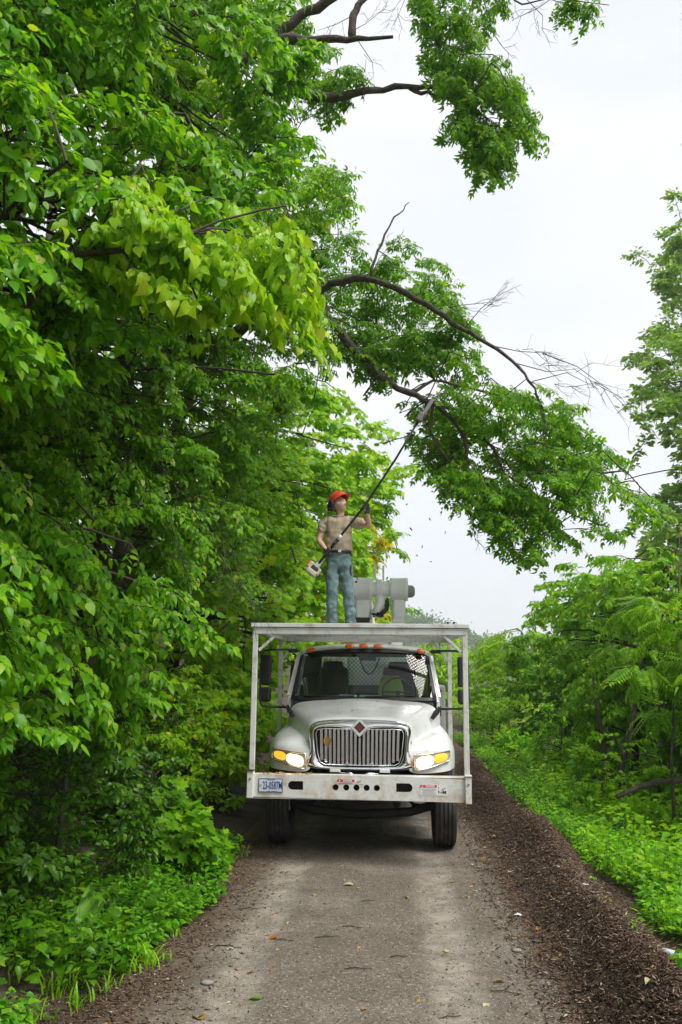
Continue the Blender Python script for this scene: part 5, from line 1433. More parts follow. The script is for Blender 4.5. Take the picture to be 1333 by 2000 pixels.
# tall pale poplars at the right edge
for i, (poly, Y0, lab, bxy, hz) in enumerate((([(1300, 370), (1480, 330), (1480, 800), (1290, 800), (1235, 760), (1230, 660), (1290, 600), (1225, 520), (1230, 480), (1290, 470)], 33, 'tall pale poplar at the right edge of the picture', (14.5, 36), 22),
                                       ([(1270, 640), (1480, 600), (1480, 1120), (1333, 1110), (1250, 1090), (1260, 980), (1300, 900), (1240, 840), (1255, 740)], 27, 'shorter poplar with a thin crown in front of the tall pale one', (11.6, 29.5), 13))):
    r_ = np.random.default_rng(340 + i)
    P, D, Ln = mass(poly, 150, lin(Y0, Y0, 0, 1), 5, r_, (-.6, -.2, .3), .6, (.8, 1.8))
    x, y = bxy; z = gz(x, y)
    tree('poplar_tree', lab, 'tree', (x, y, z), [(x, y, z - .1), (x, y, hz * .3), (x - .2, y, hz * .65), (x, y, hz)], P, D, Ln, None, G['poplar'], r_, tpl=T_LEAF4, leaf=.25, nspray=14, nleaf=8, spray_len=.6, trunk_r=.2, out=(-.3, -.8, 0), droop=.12, grav=.3, nrand=.9)
r_ = np.random.default_rng(345)
P, D, Ln = mass([(1318, 250), (1400, 240), (1400, 330), (1333, 300)], 4, lin(14, 14, 0, 1), 1, r_, (-.7, 0, .1), .3, (.4, .8))
P2, D2, Ln2 = mass([(1300, -60), (1400, -60), (1400, 60), (1333, 40)], 2, lin(14, 14, 0, 1), 1, r_, (-.7, 0, .1), .3, (.4, .8))
P, D, Ln = np.concatenate([P, P2]), np.concatenate([D, D2]), np.concatenate([Ln, Ln2])
x, y = 6.4, 15.0
edge_tree = tree('roadside_tree', 'tree outside the right edge with one leafy twig poking into the sky', 'tree', (x, y, gz(x, y)), [(x, y, gz(x, y) - .1), (x, y, 4), (x + .1, y, 8), (x - .1, y, 13)], P, D, Ln, None, G['elder'], r_, tpl=T_OVATE, leaf=.11, nspray=10, nleaf=7, spray_len=.3, trunk_r=.12, out=(-.3, -.3, 0))

# low leafy saplings along the right verge
r_ = np.random.default_rng(350)
labs = ['waist-high sapling on the right verge beside the mulch ridge', 'leafy sapling behind the waist-high one', 'bushy sapling under the leafy tree on the right', 'thin sapling near the dark trunks', 'sapling with upright stems left of the dark trunks', 'far sapling beside the right rack post', 'rounded bush past the right rack post', 'low bush at the bend of the mulch ridge', 'bush in front of the fallen log', 'bush at the right edge above the ground cover']
spots = [(3.3, 14.2, 1.3), (3.9, 16.6, 1.6), (4.3, 14.6, 1.5), (5.0, 13.4, 1.4), (3.6, 19, 1.7), (2.9, 24, 1.5), (3.2, 28, 2.0), (2.9, 20.5, 1.1), (4.3, 10.6, .8), (4.9, 9.6, .9)]
for i, (x, y, h) in enumerate(spots):
    shrub('sapling', labs[i], x, y, .35 * h + .15, .4 * h + .1, h, int(13 + 9 * h), .095, G[('sumac', 'cover', 'sumac')[i % 3]], r_, tpl=T_OVATE if y < 18 else T_LEAF4, nobj=80 if y < 15 else 0, nspray=9, nleaf=7, spray_len=.24)
# dark wood behind the right verge
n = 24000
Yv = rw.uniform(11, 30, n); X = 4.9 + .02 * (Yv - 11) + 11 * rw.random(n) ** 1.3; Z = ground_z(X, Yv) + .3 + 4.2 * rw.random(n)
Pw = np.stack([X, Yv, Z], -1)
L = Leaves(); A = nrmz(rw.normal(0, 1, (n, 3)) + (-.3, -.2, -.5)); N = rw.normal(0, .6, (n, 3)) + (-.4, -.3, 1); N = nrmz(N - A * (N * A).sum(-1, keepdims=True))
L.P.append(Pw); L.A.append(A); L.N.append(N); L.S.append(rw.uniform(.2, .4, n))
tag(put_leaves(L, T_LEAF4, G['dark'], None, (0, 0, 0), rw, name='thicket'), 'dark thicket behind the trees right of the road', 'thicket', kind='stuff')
n = 16000
Yv = 12 + 70 * rw.random(n) ** 1.3; X = 3.2 + (3 + Yv * .45) * rw.random(n); Z = ground_z(X, Yv) + (.25 + .02 * Yv) * rw.random(n)
Pw = np.stack([X, Yv, Z], -1)
L = Leaves(); A = nrmz(rw.normal(0, 1, (n, 3)) + (0, 0, .3)); N = rw.normal(0, .5, (n, 3)) + (0, 0, 1); N = nrmz(N - A * (N * A).sum(-1, keepdims=True))
L.P.append(Pw); L.A.append(A); L.N.append(N); L.S.append(rw.uniform(.10, .22, n) * (.6 + Yv / 40))
tag(put_leaves(L, T_LEAF4, G['sumac'], None, (0, 0, 0), rw, name='meadow_plants'), 'light green plants covering the valley floor past the verge', 'ground cover', kind='stuff')
# dark slim trunks on the right
for i, (a, b, lab) in enumerate((((1212, 1510, 14.8), (1250, 1330, 15.0), 'slim dark trunk right of the saplings, leaning right'), ((1190, 1500, 15.5), (1168, 1390, 15.5), 'short dark trunk left of the leaning slim one'), ((1310, 1500, 12.2), (1326, 1180, 12.4), 'thin dead stem with brown withered leaves at the right edge'))):
    p = at(*a); q = at(*b); z = gz(p[0], p[1])
    t = empty('slim_tree' if i < 2 else 'dead_sapling', (p[0], p[1], z), lab, 'tree')
    MB().tube([(0, 0, -.1), (.02, 0, (q[2] - z) * .35), tuple((q - (p[0], p[1], z)) * np.array([.6, .6, .7])), tuple(q - (p[0], p[1], z)), tuple((q - (p[0], p[1], z)) * 1.35)], [.06, .05, .042, .035, .02] if i < 2 else [.025, .02, .018, .014, .006], 8).build('trunk', M['bark'], t, smooth=True)
    if i == 2:
        L = Leaves(); c = np.array([p[0], p[1], z])
        hh = r_.uniform(.55, 1.25, 26)
        bp_ = c + (q - c) * hh[:, None]
        sprays(L, r_, bp_, r_.normal(0, .6, (26, 3)) + (-.3, 0, .4), .35, 7, .09, droop=.7, grav=1.6, twr=.004)
        put_leaves(L, T_LEAF2, G['dead'], t, c, r_)
        twig_mesh('dead_twigs', L.tw, M['deadtwig'], t, c)
    else:
        L = Leaves(); c = np.array([p[0], p[1], z]); m_ = 50
        sprays(L, r_, q + r_.normal(0, .45, (m_, 3)) + (0, 0, .4), r_.normal(0, 1, (m_, 3)), .35, 8, .10)
        put_leaves(L, T_LEAF4, G['elder'], t, c, r_); twig_mesh('twigs', L.tw, M['twig'], t, c)
# fallen log
p, q = at(1205, 1556, 12.0), at(1400, 1500, 12.6)
p[2] = max(p[2], gz(p[0], p[1]) + .06)
lg = empty('fallen_log', tuple(p), 'bare brown fallen log propped among the plants at the right edge', 'log')
MB().tube([(0, 0, 0)] + [tuple((q - p) * t + np.array([0, 0, .05 * math.sin(t * 6)])) for t in (.2, .4, .6, .8, 1.0)], [.03, .034, .038, .04, .042, .045], 9).build('log', M['bark'], lg, smooth=True)
fan(lg, p, (p + q) / 2, (p + q) / 2 + (.5, .1, .35), 6, r_, .014)

# --- ground cover
def cover(name, label, X, Y, n_leaf, size, hgt, m, rng, tpl=T_LEAF4, cat='ground cover'):
    n = len(X); Z = surf_z(X, Y)
    L = Leaves()
    h = hgt * rng.uniform(.35, 1.1, n)
    a = rng.uniform(0, 6.283, (n, n_leaf)); rr = rng.uniform(.02, .09, (n, n_leaf)) * (1 + h[:, None])
    P = np.stack([X[:, None] + rr * np.cos(a), Y[:, None] + rr * np.sin(a), Z[:, None] + h[:, None] * rng.uniform(.35, 1, (n, n_leaf))], -1)
    A = np.stack([np.cos(a), np.sin(a), rng.normal(-.05, .35, (n, n_leaf))], -1)
    N = np.array([0, 0, 1.0]) + rng.normal(0, .35, (n, n_leaf, 3))
    A = nrmz(A); N = nrmz(N - A * (N * A).sum(-1, keepdims=True))
    L.P.append(P.reshape(-1, 3)); L.A.append(A.reshape(-1, 3)); L.N.append(N.reshape(-1, 3)); L.S.append((size * rng.uniform(.55, 1.25, (n, n_leaf))).ravel())
    o = put_leaves(L, tpl, m, None, (0, 0, 0), rng, name=name)
    tag(o, label, cat, kind='stuff')
    b = np.stack([X, Y, Z - .02], -1); e = b + np.stack([rng.normal(0, .02, n), rng.normal(0, .02, n), h + .02], -1)
    s = twig_mesh('stems', [(b, (b + e) / 2, e, np.full(n, .0025))], M['stem'], None); s.parent = o
M['stem'] = mat('green_stem', (.06, .12, .02), .6, var=.3)
r_ = np.random.default_rng(401)
n = 12500
Yv = 5.5 + 24 * r_.random(n) ** 1.5; X = 2.05 + .14 * np.sin(Yv * .9) + .45 * (vnoise(Yv, Yv, 91, 2.1) - .4) + np.abs(r_.normal(0, 1.5, n))
q = vnoise(X, Yv, 55, .9); q2 = vnoise(X, Yv, 83, 1.7)
k = (q > .27) & (X < 7); kb = k & (q2 < .40); k &= ~kb
cover('ground_cover', 'bright leafy weeds covering the verge right of the mulch ridge', X[k], Yv[k], 7, .060, .36, G['cover'], r_)
cover('ground_cover', 'patches of darker creeping plants between the bright weeds on the right verge', X[kb], Yv[kb], 7, .075, .24, G['creeper'], r_, T_OVATE)
n = 500
Yv = 5.8 + 16 * r_.random(n); X = 2.15 + np.abs(r_.normal(0, 1.3, n))
k = vnoise(X, Yv, 87, 1.3) > .45
cover('weeds', 'tall pale-topped weeds sticking up from the right verge', X[k], Yv[k], 11, .070, .75, G['cover'], r_, T_LEAF4, 'weeds')
n = 1500
Yv = 8 + 12 * r_.random(n); X = 2.5 + 3.2 * r_.random(n)
k = vnoise(X, Yv, 58, .8) > .42
cover('weeds', 'taller broad-leaved weeds standing in the right verge', X[k], Yv[k], 8, .11, .60, G['sumac'], r_, T_OVATE, 'weeds')
n = 2700
Yv = 4.2 + 6.5 * r_.random(n) ** 1.1; X = -1.74 - .28 * np.maximum(0, 6.6 - Yv) - np.abs(r_.normal(0, .6, n)) + .14 * np.sin(Yv * 1.7)
k = (vnoise(X, Yv, 56, 1.6) > .42)
cover('ground_cover', 'bright low creeper covering the left verge', X[k], Yv[k], 8, .060, .24, G['creeper'], r_, T_OVATE)
n = 420
Yv = 4.6 + 6.5 * r_.random(n); X = -1.9 - np.abs(r_.normal(0, .6, n))
k = vnoise(X, Yv, 66, 1.1) > .5
cover('weeds', 'broad-leaved dark weeds among the creeper on the left verge', X[k], Yv[k], 7, .10, .38, G['dark'], r_, T_OVATE, 'weeds')
n = 3600
Yv = 4.2 + 10 * r_.random(n); X = -2.6 - np.abs(r_.normal(0, 1.1, n))
k = (vnoise(X, Yv, 57, .8) > .38)
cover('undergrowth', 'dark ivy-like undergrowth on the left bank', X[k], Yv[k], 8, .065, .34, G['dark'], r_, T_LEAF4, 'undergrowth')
for i in range(9):
    x, y = [(1.95, 9.0), (1.85, 11.5), (2.0, 7.6), (1.7, 6.6), (1.95, 6.4), (2.0, 13.0), (1.85, 8.2), (1.9, 15.0), (2.05, 5.9)][i]
    b = np.array([x, y, float(surf_z(x, y))]); m_ = 3
    w = empty('weed_sprig', b, 'small green weed sprig growing out of the mulch ridge', 'weed', 'weed sprigs in the mulch')
    L = Leaves(); sprays(L, r_, np.repeat(b[None], m_, 0), r_.normal(0, .6, (m_, 3)) + (0, 0, .8), .10, 6, .045, twr=.002)
    twig_mesh('stem', L.tw, M['stem'], w, b)['kind'] = 'thing'; put_leaves(L, T_LEAF4, G['cover'], w, b, r_, name='leaves')

# grass
def grass(name, label, X, Y, L0, m, rng, par=None, nb=9):
    n = len(X); X = np.repeat(X, nb) + rng.normal(0, .035, n * nb); Y = np.repeat(Y, nb) + rng.normal(0, .035, n * nb); n *= nb
    Z = surf_z(X, Y)
    a = rng.uniform(0, 6.283, n); ln = L0 * rng.uniform(.5, 1.2, n); w = rng.uniform(.0035, .008, n); be = rng.uniform(.25, .95, n)
    d = np.stack([np.cos(a), np.sin(a), np.zeros(n)], -1); s = np.stack([-np.sin(a), np.cos(a), np.zeros(n)], -1); b = np.stack([X, Y, Z - .01], -1)
    rows = []
    for t, k in ((0, 1), (.4, 1), (.75, .75)):
        c = b + d * (ln * be * t ** 2)[:, None]; c[:, 2] += ln * (t - .45 * be * t ** 2)
        rows += [c - s * (w * k)[:, None], c + s * (w * k)[:, None]]
    c = b + d * (ln * be)[:, None]; c[:, 2] += ln * (1 - .5 * be); rows.append(c)
    V = np.stack(rows, 1)
    f = np.array([(0, 1, 3), (0, 3, 2), (2, 3, 5), (2, 5, 4), (4, 5, 6)])
    me = raw_mesh(name, V.reshape(-1, 3), (f[None] + 7 * np.arange(n)[:, None, None]).reshape(-1, 3)); me.materials.append(m)
    me.polygons.foreach_set('use_smooth', np.ones(len(me.polygons), bool))
    o = link(name, me, par); tag(o, label, 'grass', kind='stuff'); return o
n = 120
Yv = 4.9 + 6.5 * r_.random(n); X = -1.72 - .28 * np.maximum(0, 6.6 - Yv) - np.abs(r_.normal(0, .50, n)) + .1 * np.sin(Yv * 2.1)
k = vnoise(X, Yv, 61, 1.4) > .42
grass('grass', 'tufts of bright grass along the left edge of the road', X[k], Yv[k], .17, G['grass'], r_, None, 7)
n = 300
Yv = 7 + 16 * r_.random(n); X = 2.5 + np.abs(r_.normal(0, .6, n))
grass('grass', 'grass blades between the weeds on the right verge', X, Yv, .30, G['grass'], r_)

# big dock leaves
b = at(165, 1800, 6.9); bx, by = float(b[0]), float(b[1]); b = np.array([bx, by, gz(bx, by)])
dk = empty('dock_plant', b, 'plant with big pale upright ribbed leaves in the left verge', 'plant')
DOCK = []
for k in range(13):
    t = k / 12; w = .25 * math.sin(math.pi * min(1, t * .93 + .07)) ** .7 * (1 - .35 * t)
    DOCK.append([(-w, t, .05 * math.sin(t * 28) + .05), (-w * .5, t, .02 + .012 * math.sin(t * 28)), (0, t, -.02), (w * .5, t, .02 + .012 * math.sin(t * 28)), (w, t, .05 * math.sin(t * 28 + 1) + .05)])
for k, (az, el, ln) in enumerate(((98, 66, .36), (58, 58, .28), (140, 44, .30), (30, 35, .26), (180, 30, .26), (300, 20, .24))):
    mbk = MB().loft(DOCK); o = mbk.build('leaf', G['dock'], dk, smooth=True)
    o.scale = (ln * 1.1,) * 3
    o.rotation_euler = (R(el), 0, R(az - 90)); o.location = (.02 * math.cos(R(az)), .02 * math.sin(R(az)), .05)

# fallen leaves and twigs lying about
def lay(name, me, x, y, s, rz, label, cat, group, rng, lift=.006):
    z = float(surf_z(x, y))
    o = link(name, me, None, (x, y, z + lift)); o.rotation_euler = (rng.normal(0, .22), rng.normal(0, .22), rz); o.scale = (s,) * 3
    return tag(o, label, cat, group)
FL = raw_mesh('fallen_leaf', T_OVATE[0] * np.array([1, 1, 1.8]), T_OVATE[1]); FL.materials.append(G['fallen'])
r_ = np.random.default_rng(501)
FLV = [FL]
for nm_ in ('fallen_orange', 'fallen_pale'):
    q = FL.copy(); q.materials.clear(); q.materials.append(G[nm_]); FLV.append(q)
for i in range(170):
    v = (0, 0, 1, 2)[i % 4]; road_ = i < 80
    if road_: x, y = r_.uniform(-1.7, 1.0), 4.6 + 8 * r_.random() ** 1.5
    else: x, y = r_.normal(1.22, .25), 4.8 + 9 * r_.random() ** 1.3
    lay('fallen_leaf', FLV[v], x, y, r_.uniform(.03, .075), r_.uniform(0, 6.28), 'dry %s leaf lying on the %s' % (('tan', 'orange', 'pale')[v], 'gravel of the road' if road_ else 'mulch beside the road'), 'leaf', '%s leaves fallen on the %s' % (('tan', 'orange', 'pale')[v], 'road' if road_ else 'mulch'), r_)
gl = raw_mesh('green_leaf', T_OVATE[0], T_OVATE[1]); gl.materials.append(G['cover'])
def ground_at(px, py):
    d = ray(px, py); t = -CAM[2] / d[2]; p = CAM + d * t; return float(p[0]), float(p[1])
x, y = ground_at(510, 1952); lay('green_leaf', gl, x, y, .10, 1.2, 'single fresh green leaf lying on the road in front', 'leaf', None, r_)
x, y = ground_at(542, 1830); lay('orange_leaf', FLV[1], x, y, .09, 2.2, 'bright orange-brown leaf on the left wheel track', 'leaf', None, r_)
x, y = ground_at(690, 1730); lay('tan_leaf', FLV[2], x, y, .10, 1.6, 'pale tan leaf in the middle of the road before the truck', 'leaf', None, r_)
x, y = ground_at(395, 1990); lay('curled_leaf', FL, x, y, .13, .6, 'big curled tan leaf at the very bottom of the picture', 'leaf', None, r_)
for i, (px, py, ln, a) in enumerate(((640, 1832, .22, .35), (700, 1895, .2, .1), (555, 1838, .16, .0), (690, 1812, .18, -.2), (450, 1850, .16, -.3), (720, 1760, .14, .5), (880, 1985, .16, .4), (990, 1940, .2, -.2), (780, 1870, .14, .2), (490, 1775, .22, .25), (1040, 1790, .3, .9), (1090, 1700, .34, -.7))):
    x, y = ground_at(px, py); z = float(surf_z(x, y)) + .006
    o = MB().tube([(-ln / 2, 0, 0), (-ln * .1, .012, .006), (ln * .2, -.006, .003), (ln / 2, .01, 0)], [.003, .0045, .0035, .0015], 5).build('twig', M['twig'], None, smooth=True, loc=(x, y, z)); o.rotation_euler = (0, 0, a)
    tag(o, 'broken dark twig lying on the road or mulch', 'twig', 'twigs on the ground')
ST_ = MB().lathe([(0, -.5), (.8, -.35), (1, 0), (.75, .4), (0, .55)], 9)
for i, (px, py, s, lab) in enumerate(((405, 1922, .035, 'grey stone on the left edge of the road'), (1010, 1858, .03, 'pale stone right of the right wheel track'), (930, 1742, .02, 'small grey stone between track and mulch'))):
    x, y = ground_at(px, py); o = ST_.build('stone', mat('stone_%s' % 'abc'[i], (.30, .28, .25), .85, var=.2, bump=.5), None, smooth=True, loc=(x, y, float(surf_z(x, y)) + s * .3)); o.scale = (s * 1.3, s, s * .7); tag(o, lab, 'stone')
for i, (px, py, lab) in enumerate(((1012, 1790, 'crumpled white paper scrap beside the mulch'), (1145, 1778, 'white plastic scrap on the mulch ridge'), (1090, 1750, 'torn white wrapper at the foot of the mulch ridge'))):
    x, y = ground_at(px, py); rr = np.random.default_rng(60 + i)
    rows = [[(a * .018 + rr.normal(0, .005), b * .012 + rr.normal(0, .005), rr.uniform(0, .018)) for a in range(-2, 3)] for b in range(-1, 2)]
    tag(MB().loft(rows).build('paper_scrap', M['paper'], None, solid=.001, loc=(x, y, float(surf_z(x, y)) + .008)), lab, 'litter')
p = at(1312, 1852, 6.0); x, y = float(p[0]), float(p[1]); z = float(surf_z(x, y))
can = empty('drink_can', (x, y, z + .035), 'crushed pale drink can among the weeds at the lower right edge', 'can'); can.rotation_euler = (R(90), 0, R(60))
MB().lathe([(0, -.06), (.024, -.06), (.032, -.052), (.030, -.01), (.026, .02), (.031, .05), (.025, .06), (0, .058)], 20).build('can_body', mat('can_print', (.62, .66, .72), .25, .4, var=.2, scale=30, dirt=(.04, .10, .35), dirt_amt=.6, dirt_scale=14), can, smooth=True)
MB().lathe([(0, .0585), (.02, .0585), (.024, .062), (.026, .060)], 16).build('can_lid', M['chrome_bar'], can, smooth=True)
# leaf caught in the grille, bits on bonnet and bumper
o = link('dry_leaf', FL, None, (TX - .385, TY + .275, 1.36)); o.rotation_euler = (R(88), R(170), R(10)); o.scale = (.14, .14, .14); tag(o, 'dry tan leaf caught in the truck grille', 'leaf')
for i in range(14):
    x, y = r_.uniform(-.6, .35), r_.uniform(.7, 1.4)
    z = 1.535 + (y - .385) * .195 - .04 * x * x + .022
    o = link('leaf_scrap', FL, None, (TX + x, TY + y, z + .006)); o.rotation_euler = (R(12) + r_.normal(0, .2), r_.normal(0, .2), r_.uniform(0, 6)); o.scale = (r_.uniform(.018, .045),) * 3
    tag(o, 'small scrap of leaf stuck on the white bonnet', 'leaf scrap', 'leaf scraps on the bonnet')
for i in range(18):
    x = r_.uniform(-1.1, -.55)
    o = link('leaf_scrap', FL, None, (TX + x, TY + r_.uniform(.03, .14), .963)); o.rotation_euler = (r_.normal(0, .3), r_.normal(0, .3), r_.uniform(0, 6)); o.scale = (r_.uniform(.03, .07),) * 3
    tag(o, 'dry leaf bit lying on top of the bumper', 'leaf scrap', 'leaf bits on the bumper')
# chips falling from the cut
for i, (px, py) in enumerate(((824, 923), (840, 1014), (803, 1033), (842, 1097), (825, 1068), (860, 935), (795, 985), (870, 1040), (845, 960), (815, 1085))):
    p = at(px, py, 11.2 + .2 * (i % 4)); o = MB().box((0, 0, 0), (.028 + .01 * (i % 3), .016, .006), ('X', .5 + i)).build('wood_chip', M['twig'], None, loc=p); o.rotation_euler = (i, i * 2, i * 3)
    tag(o, 'dark wood chip falling through the air below the saw', 'wood chip', 'wood chips falling from the cut')

# trees on the far hill: one mass
rh = np.random.default_rng(601)
n = 2700
X = rh.uniform(-140, 200, n); Yv = rh.uniform(400, 640, n); Z = hill_z(X, Yv)
L = Leaves(); kq = 26
c = np.stack([X, Yv, Z + 3], -1)[:, None] + rh.normal(0, 1, (n, kq, 3)) * np.array([2.4, 2.4, 2.6])
A = nrmz(rh.normal(0, 1, (n * kq, 3))); N = rh.normal(0, .5, (n * kq, 3)) + (.0, -.2, 1); N = nrmz(N - A * (N * A).sum(-1, keepdims=True))
L.P.append(c.reshape(-1, 3)); L.A.append(A); L.N.append(N); L.S.append(rh.uniform(1.6, 3.2, n * kq))
tag(put_leaves(L, T_LEAF2, G['far'], None, (0, 0, 0), rh, name='hill_forest'), 'forest covering the hazy hill far behind the truck', 'forest', kind='stuff')
# ------------------------------------------------------------------ worker on the rack with a pole saw
YW = 11.55
DECK = RZ + .121
def wp(px, py, dy=0.0): return Vector(at(px, py, YW + dy))
feet = wp(668, 1230); WB = Vector((feet.x, YW, DECK))
person = empty('person', WB, 'man in orange hard hat, tan t-shirt and jeans standing on the truck rack', 'person')
def loc_(v): return Vector(v) - WB

def folds(o, size, s):
    tx = bpy.data.textures.new('folds', 'CLOUDS'); tx.noise_scale = size; tx.noise_depth = 2
    m = o.modifiers.new('folds', 'DISPLACE'); m.texture = tx; m.strength = s; m.mid_level = .5; m.texture_coords = 'LOCAL'
    return o

def skin(name, chains, m, parent, sub=2, loc=None, keep=False):
    """chains: list of [(point, radius), ...]; chains that start at an existing point join there"""
    vs = []; es = []; rad = []; idx = {}
    for ch in chains:
        prev = None
        for p, r in ch:
            key = tuple(round(c, 4) for c in p)
            if key not in idx:
                idx[key] = len(vs); vs.append(tuple(p)); rad.append(r if hasattr(r, '__len__') else (r, r))
            i = idx[key]
            if prev is not None and prev != i: es.append((prev, i))
            prev = i
    me = bpy.data.meshes.new(name); me.from_pydata(vs, es, []); 
    o = bpy.data.objects.new('tmp', me); COL.objects.link(o)
    md = o.modifiers.new('skin', 'SKIN'); md.use_smooth_shade = True
    if not me.skin_vertices: me.skin_vertices.new()
    for i, r in enumerate(rad): me.skin_vertices[0].data[i].radius = r
    for i in range(len(vs)): me.skin_vertices[0].data[i].use_root = (i == 0)
    s = o.modifiers.new('sub', 'SUBSURF'); s.levels = s.render_levels = sub
    out = evalmesh(o); bpy.data.objects.remove(o)
    out.name = name; out.materials.clear(); out.materials.append(m)
    out.polygons.foreach_set('use_smooth', [True] * len(out.polygons))
    return link(name, out, parent) if parent is not False else out

M['skin'] = mat('skin', (.60, .36, .26), .55, var=.12, scale=14)
M['shirt'] = mat('tan_shirt', (.44, .355, .25), .9, var=.10, scale=7, bump=.5, bscale=9)
M['jeans'] = mat('worn_jeans', (.13, .205, .215), .9, var=.3, scale=9, bump=.5, bscale=9, dirt=(.24, .29, .28), dirt_amt=.5, dirt_scale=7)
M['hat'] = mat('hat_orange', (.72, .055, .012), .3, var=.05, coat=.3)
M['glove'] = mat('glove_leather', (.035, .037, .034), .7, var=.4, scale=30)
M['boot'] = mat('boot_leather', (.022, .02, .018), .6, var=.3)
M['belt'] = mat('belt_leather', (.015, .014, .013), .5, var=.2)
M['hair'] = mat('grey_hair', (.22, .19, .17), .9, var=.3, scale=40)

J = dict(pel=wp(662, 1092, .02), waist=wp(662, 1074, .02), chest=wp(662, 1040, .03), neckb=wp(664, 1010, .03), neck=wp(666, 1003, .02),
         shL=wp(634, 1021, .03), elL=wp(623, 1056, -.02), wrL=wp(638, 1075, -.18), shR=wp(691, 1019, .02), elR=wp(721, 1027, -.14), wrR=wp(717, 1002, -.27),
         hipL=wp(651, 1098, .02), knL=wp(649, 1160, -.02), hipR=wp(674, 1098, .02), knR=wp(681, 1160, .0))
J = {k: loc_(v) for k, v in J.items()}
J['anL'] = Vector((J['knL'].x + .01, .05, .10)); J['anR'] = Vector((J['knR'].x + .03, .05, .10))
head = loc_(wp(663.5, 985, .0))
toe = lambda a, s: Vector((a.x + s * .05, a.y - .19, .045))
# pole: from the engine by the hip up to the limb
tip_dir = lambda px, py, dy: loc_(wp(px, py, dy))
hA = tip_dir(641, 1078, -.20); hB = tip_dir(713.5, 987, -.28)
pax = (hB - hA).normalized()
# body under the clothes, one skin
body_ch = [
    [(J['pel'], (.125, .095)), (J['waist'], (.135, .10)), (J['chest'], (.150, .105)), (J['neckb'], (.075, .065)), (J['neck'], (.055, .055)), (head + Vector((.0, .0, -.05)), (.062, .07)), (head + Vector((.0, 0, .03)), (.072, .082)), (head + Vector((0, .01, .085)), (.05, .06))],
    [(J['chest'], .14), ((J['shL'] * .75 + J['chest'] * .25) + Vector((0, 0, .02)), .06), (J['shL'], .060), ((J['shL'] + J['elL']) / 2, .052), (J['elL'], .043), ((J['elL'] * .6 + J['wrL'] * .4), .043), (J['wrL'], .029), (hA + (J['wrL'] - hA) * .35, (.030, .022))],
    [(J['chest'], .14), ((J['shR'] * .75 + J['chest'] * .25) + Vector((0, 0, .02)), .06), (J['shR'], .060), ((J['shR'] + J['elR']) / 2, .053), (J['elR'], .044), ((J['elR'] * .6 + J['wrR'] * .4), .045), (J['wrR'], .030), (hB + (J['wrR'] - hB) * .35, (.030, .022))],
    [(J['pel'], .12), (J['hipL'], .085), ((J['hipL'] + J['knL']) / 2, .075), (J['knL'], .052), ((J['knL'] * .6 + J['anL'] * .4), .05), (J['anL'], .034), (toe(J['anL'], -.4), .03)],
    [(J['pel'], .12), (J['hipR'], .085), ((J['hipR'] + J['knR']) / 2, .075), (J['knR'], .052), ((J['knR'] * .6 + J['anR'] * .4), .05), (J['anR'], .034), (toe(J['anR'], .4), .03)],
]
bmesh_ = skin('body', body_ch, M['skin'], False)
# head: shaped skull, jaw, nose and ears; looks up towards the saw
look = Vector((.78, -.48, .46)).normalized()
hz_ = (Vector((0, 0, 1)) - look * look.z).normalized(); hx_ = look.cross(hz_)
HM = Matrix((hx_, -look, hz_)).transposed()
hv = []; hf = []
NU, NV = 24, 18
for j in range(NV + 1):
    th = math.pi * j / NV
    for i in range(NU):
        ph = 2 * math.pi * i / NU
        x = math.sin(th) * math.sin(ph); y = -math.sin(th) * math.cos(ph); z = math.cos(th)
        X, Y_, Z = x * .078, y * .098, z * .122
        fr = max(0, -y)
        if z < -.1: X *= 1 - .22 * min(1, (-z - .1)); Y_ *= 1 - .08 * fr
        if fr > .3 and -.62 < z < -.3: Y_ -= .010 * fr                          # jaw and chin
        if fr > .9 and -.28 < z < .10: Y_ -= .028 * (1 - abs((z + .12) / .22)) * max(0, 1 - abs(x) * 5) + .003   # nose
        if fr > .75 and .12 < z < .34: Y_ -= .007                                # brow
        if fr > .7 and .0 < z < .16 and .2 < abs(x) < .5: Y_ += .010            # eye hollows
        if fr > .85 and -.5 < z < -.38 and abs(x) < .3: Y_ -= .006              # lips
        if abs(x) > .93 and abs(y) < .35 and -.25 < z < .25: X *= 1.16          # ears
        hv.append(HM @ Vector((X, Y_, Z)) + head)
for j in range(NV):
    for i in range(NU): hf.append((j * NU + i, j * NU + (i + 1) % NU, (j + 1) * NU + (i + 1) % NU, (j + 1) * NU + i))
# weld body and head into one continuous surface
bm = bmesh.new(); bm.from_mesh(bmesh_)
vv = [bm.verts.new(p) for p in hv]
for f in hf:
    try: bm.faces.new([vv[i] for i in f])
    except ValueError: pass
bmesh.ops.remove_doubles(bm, verts=bm.verts, dist=1e-5); bmesh.ops.recalc_face_normals(bm, faces=bm.faces)
me = bpy.data.meshes.new('body'); bm.to_mesh(me); bm.free()
t = bpy.data.objects.new('tmp', me); COL.objects.link(t)
rm = t.modifiers.new('r', 'REMESH'); rm.mode = 'VOXEL'; rm.voxel_size = .0085
sm = t.modifiers.new('s', 'SMOOTH'); sm.factor = .4; sm.iterations = 2
me = evalmesh(t); bpy.data.objects.remove(t)
me.materials.clear(); me.materials.append(M['skin']); me.polygons.foreach_set('use_smooth', [True] * len(me.polygons)); me.name = 'body'
link('body', me, person)
hp_ = lambda x, y, z: HM @ Vector((x, y, z)) + head
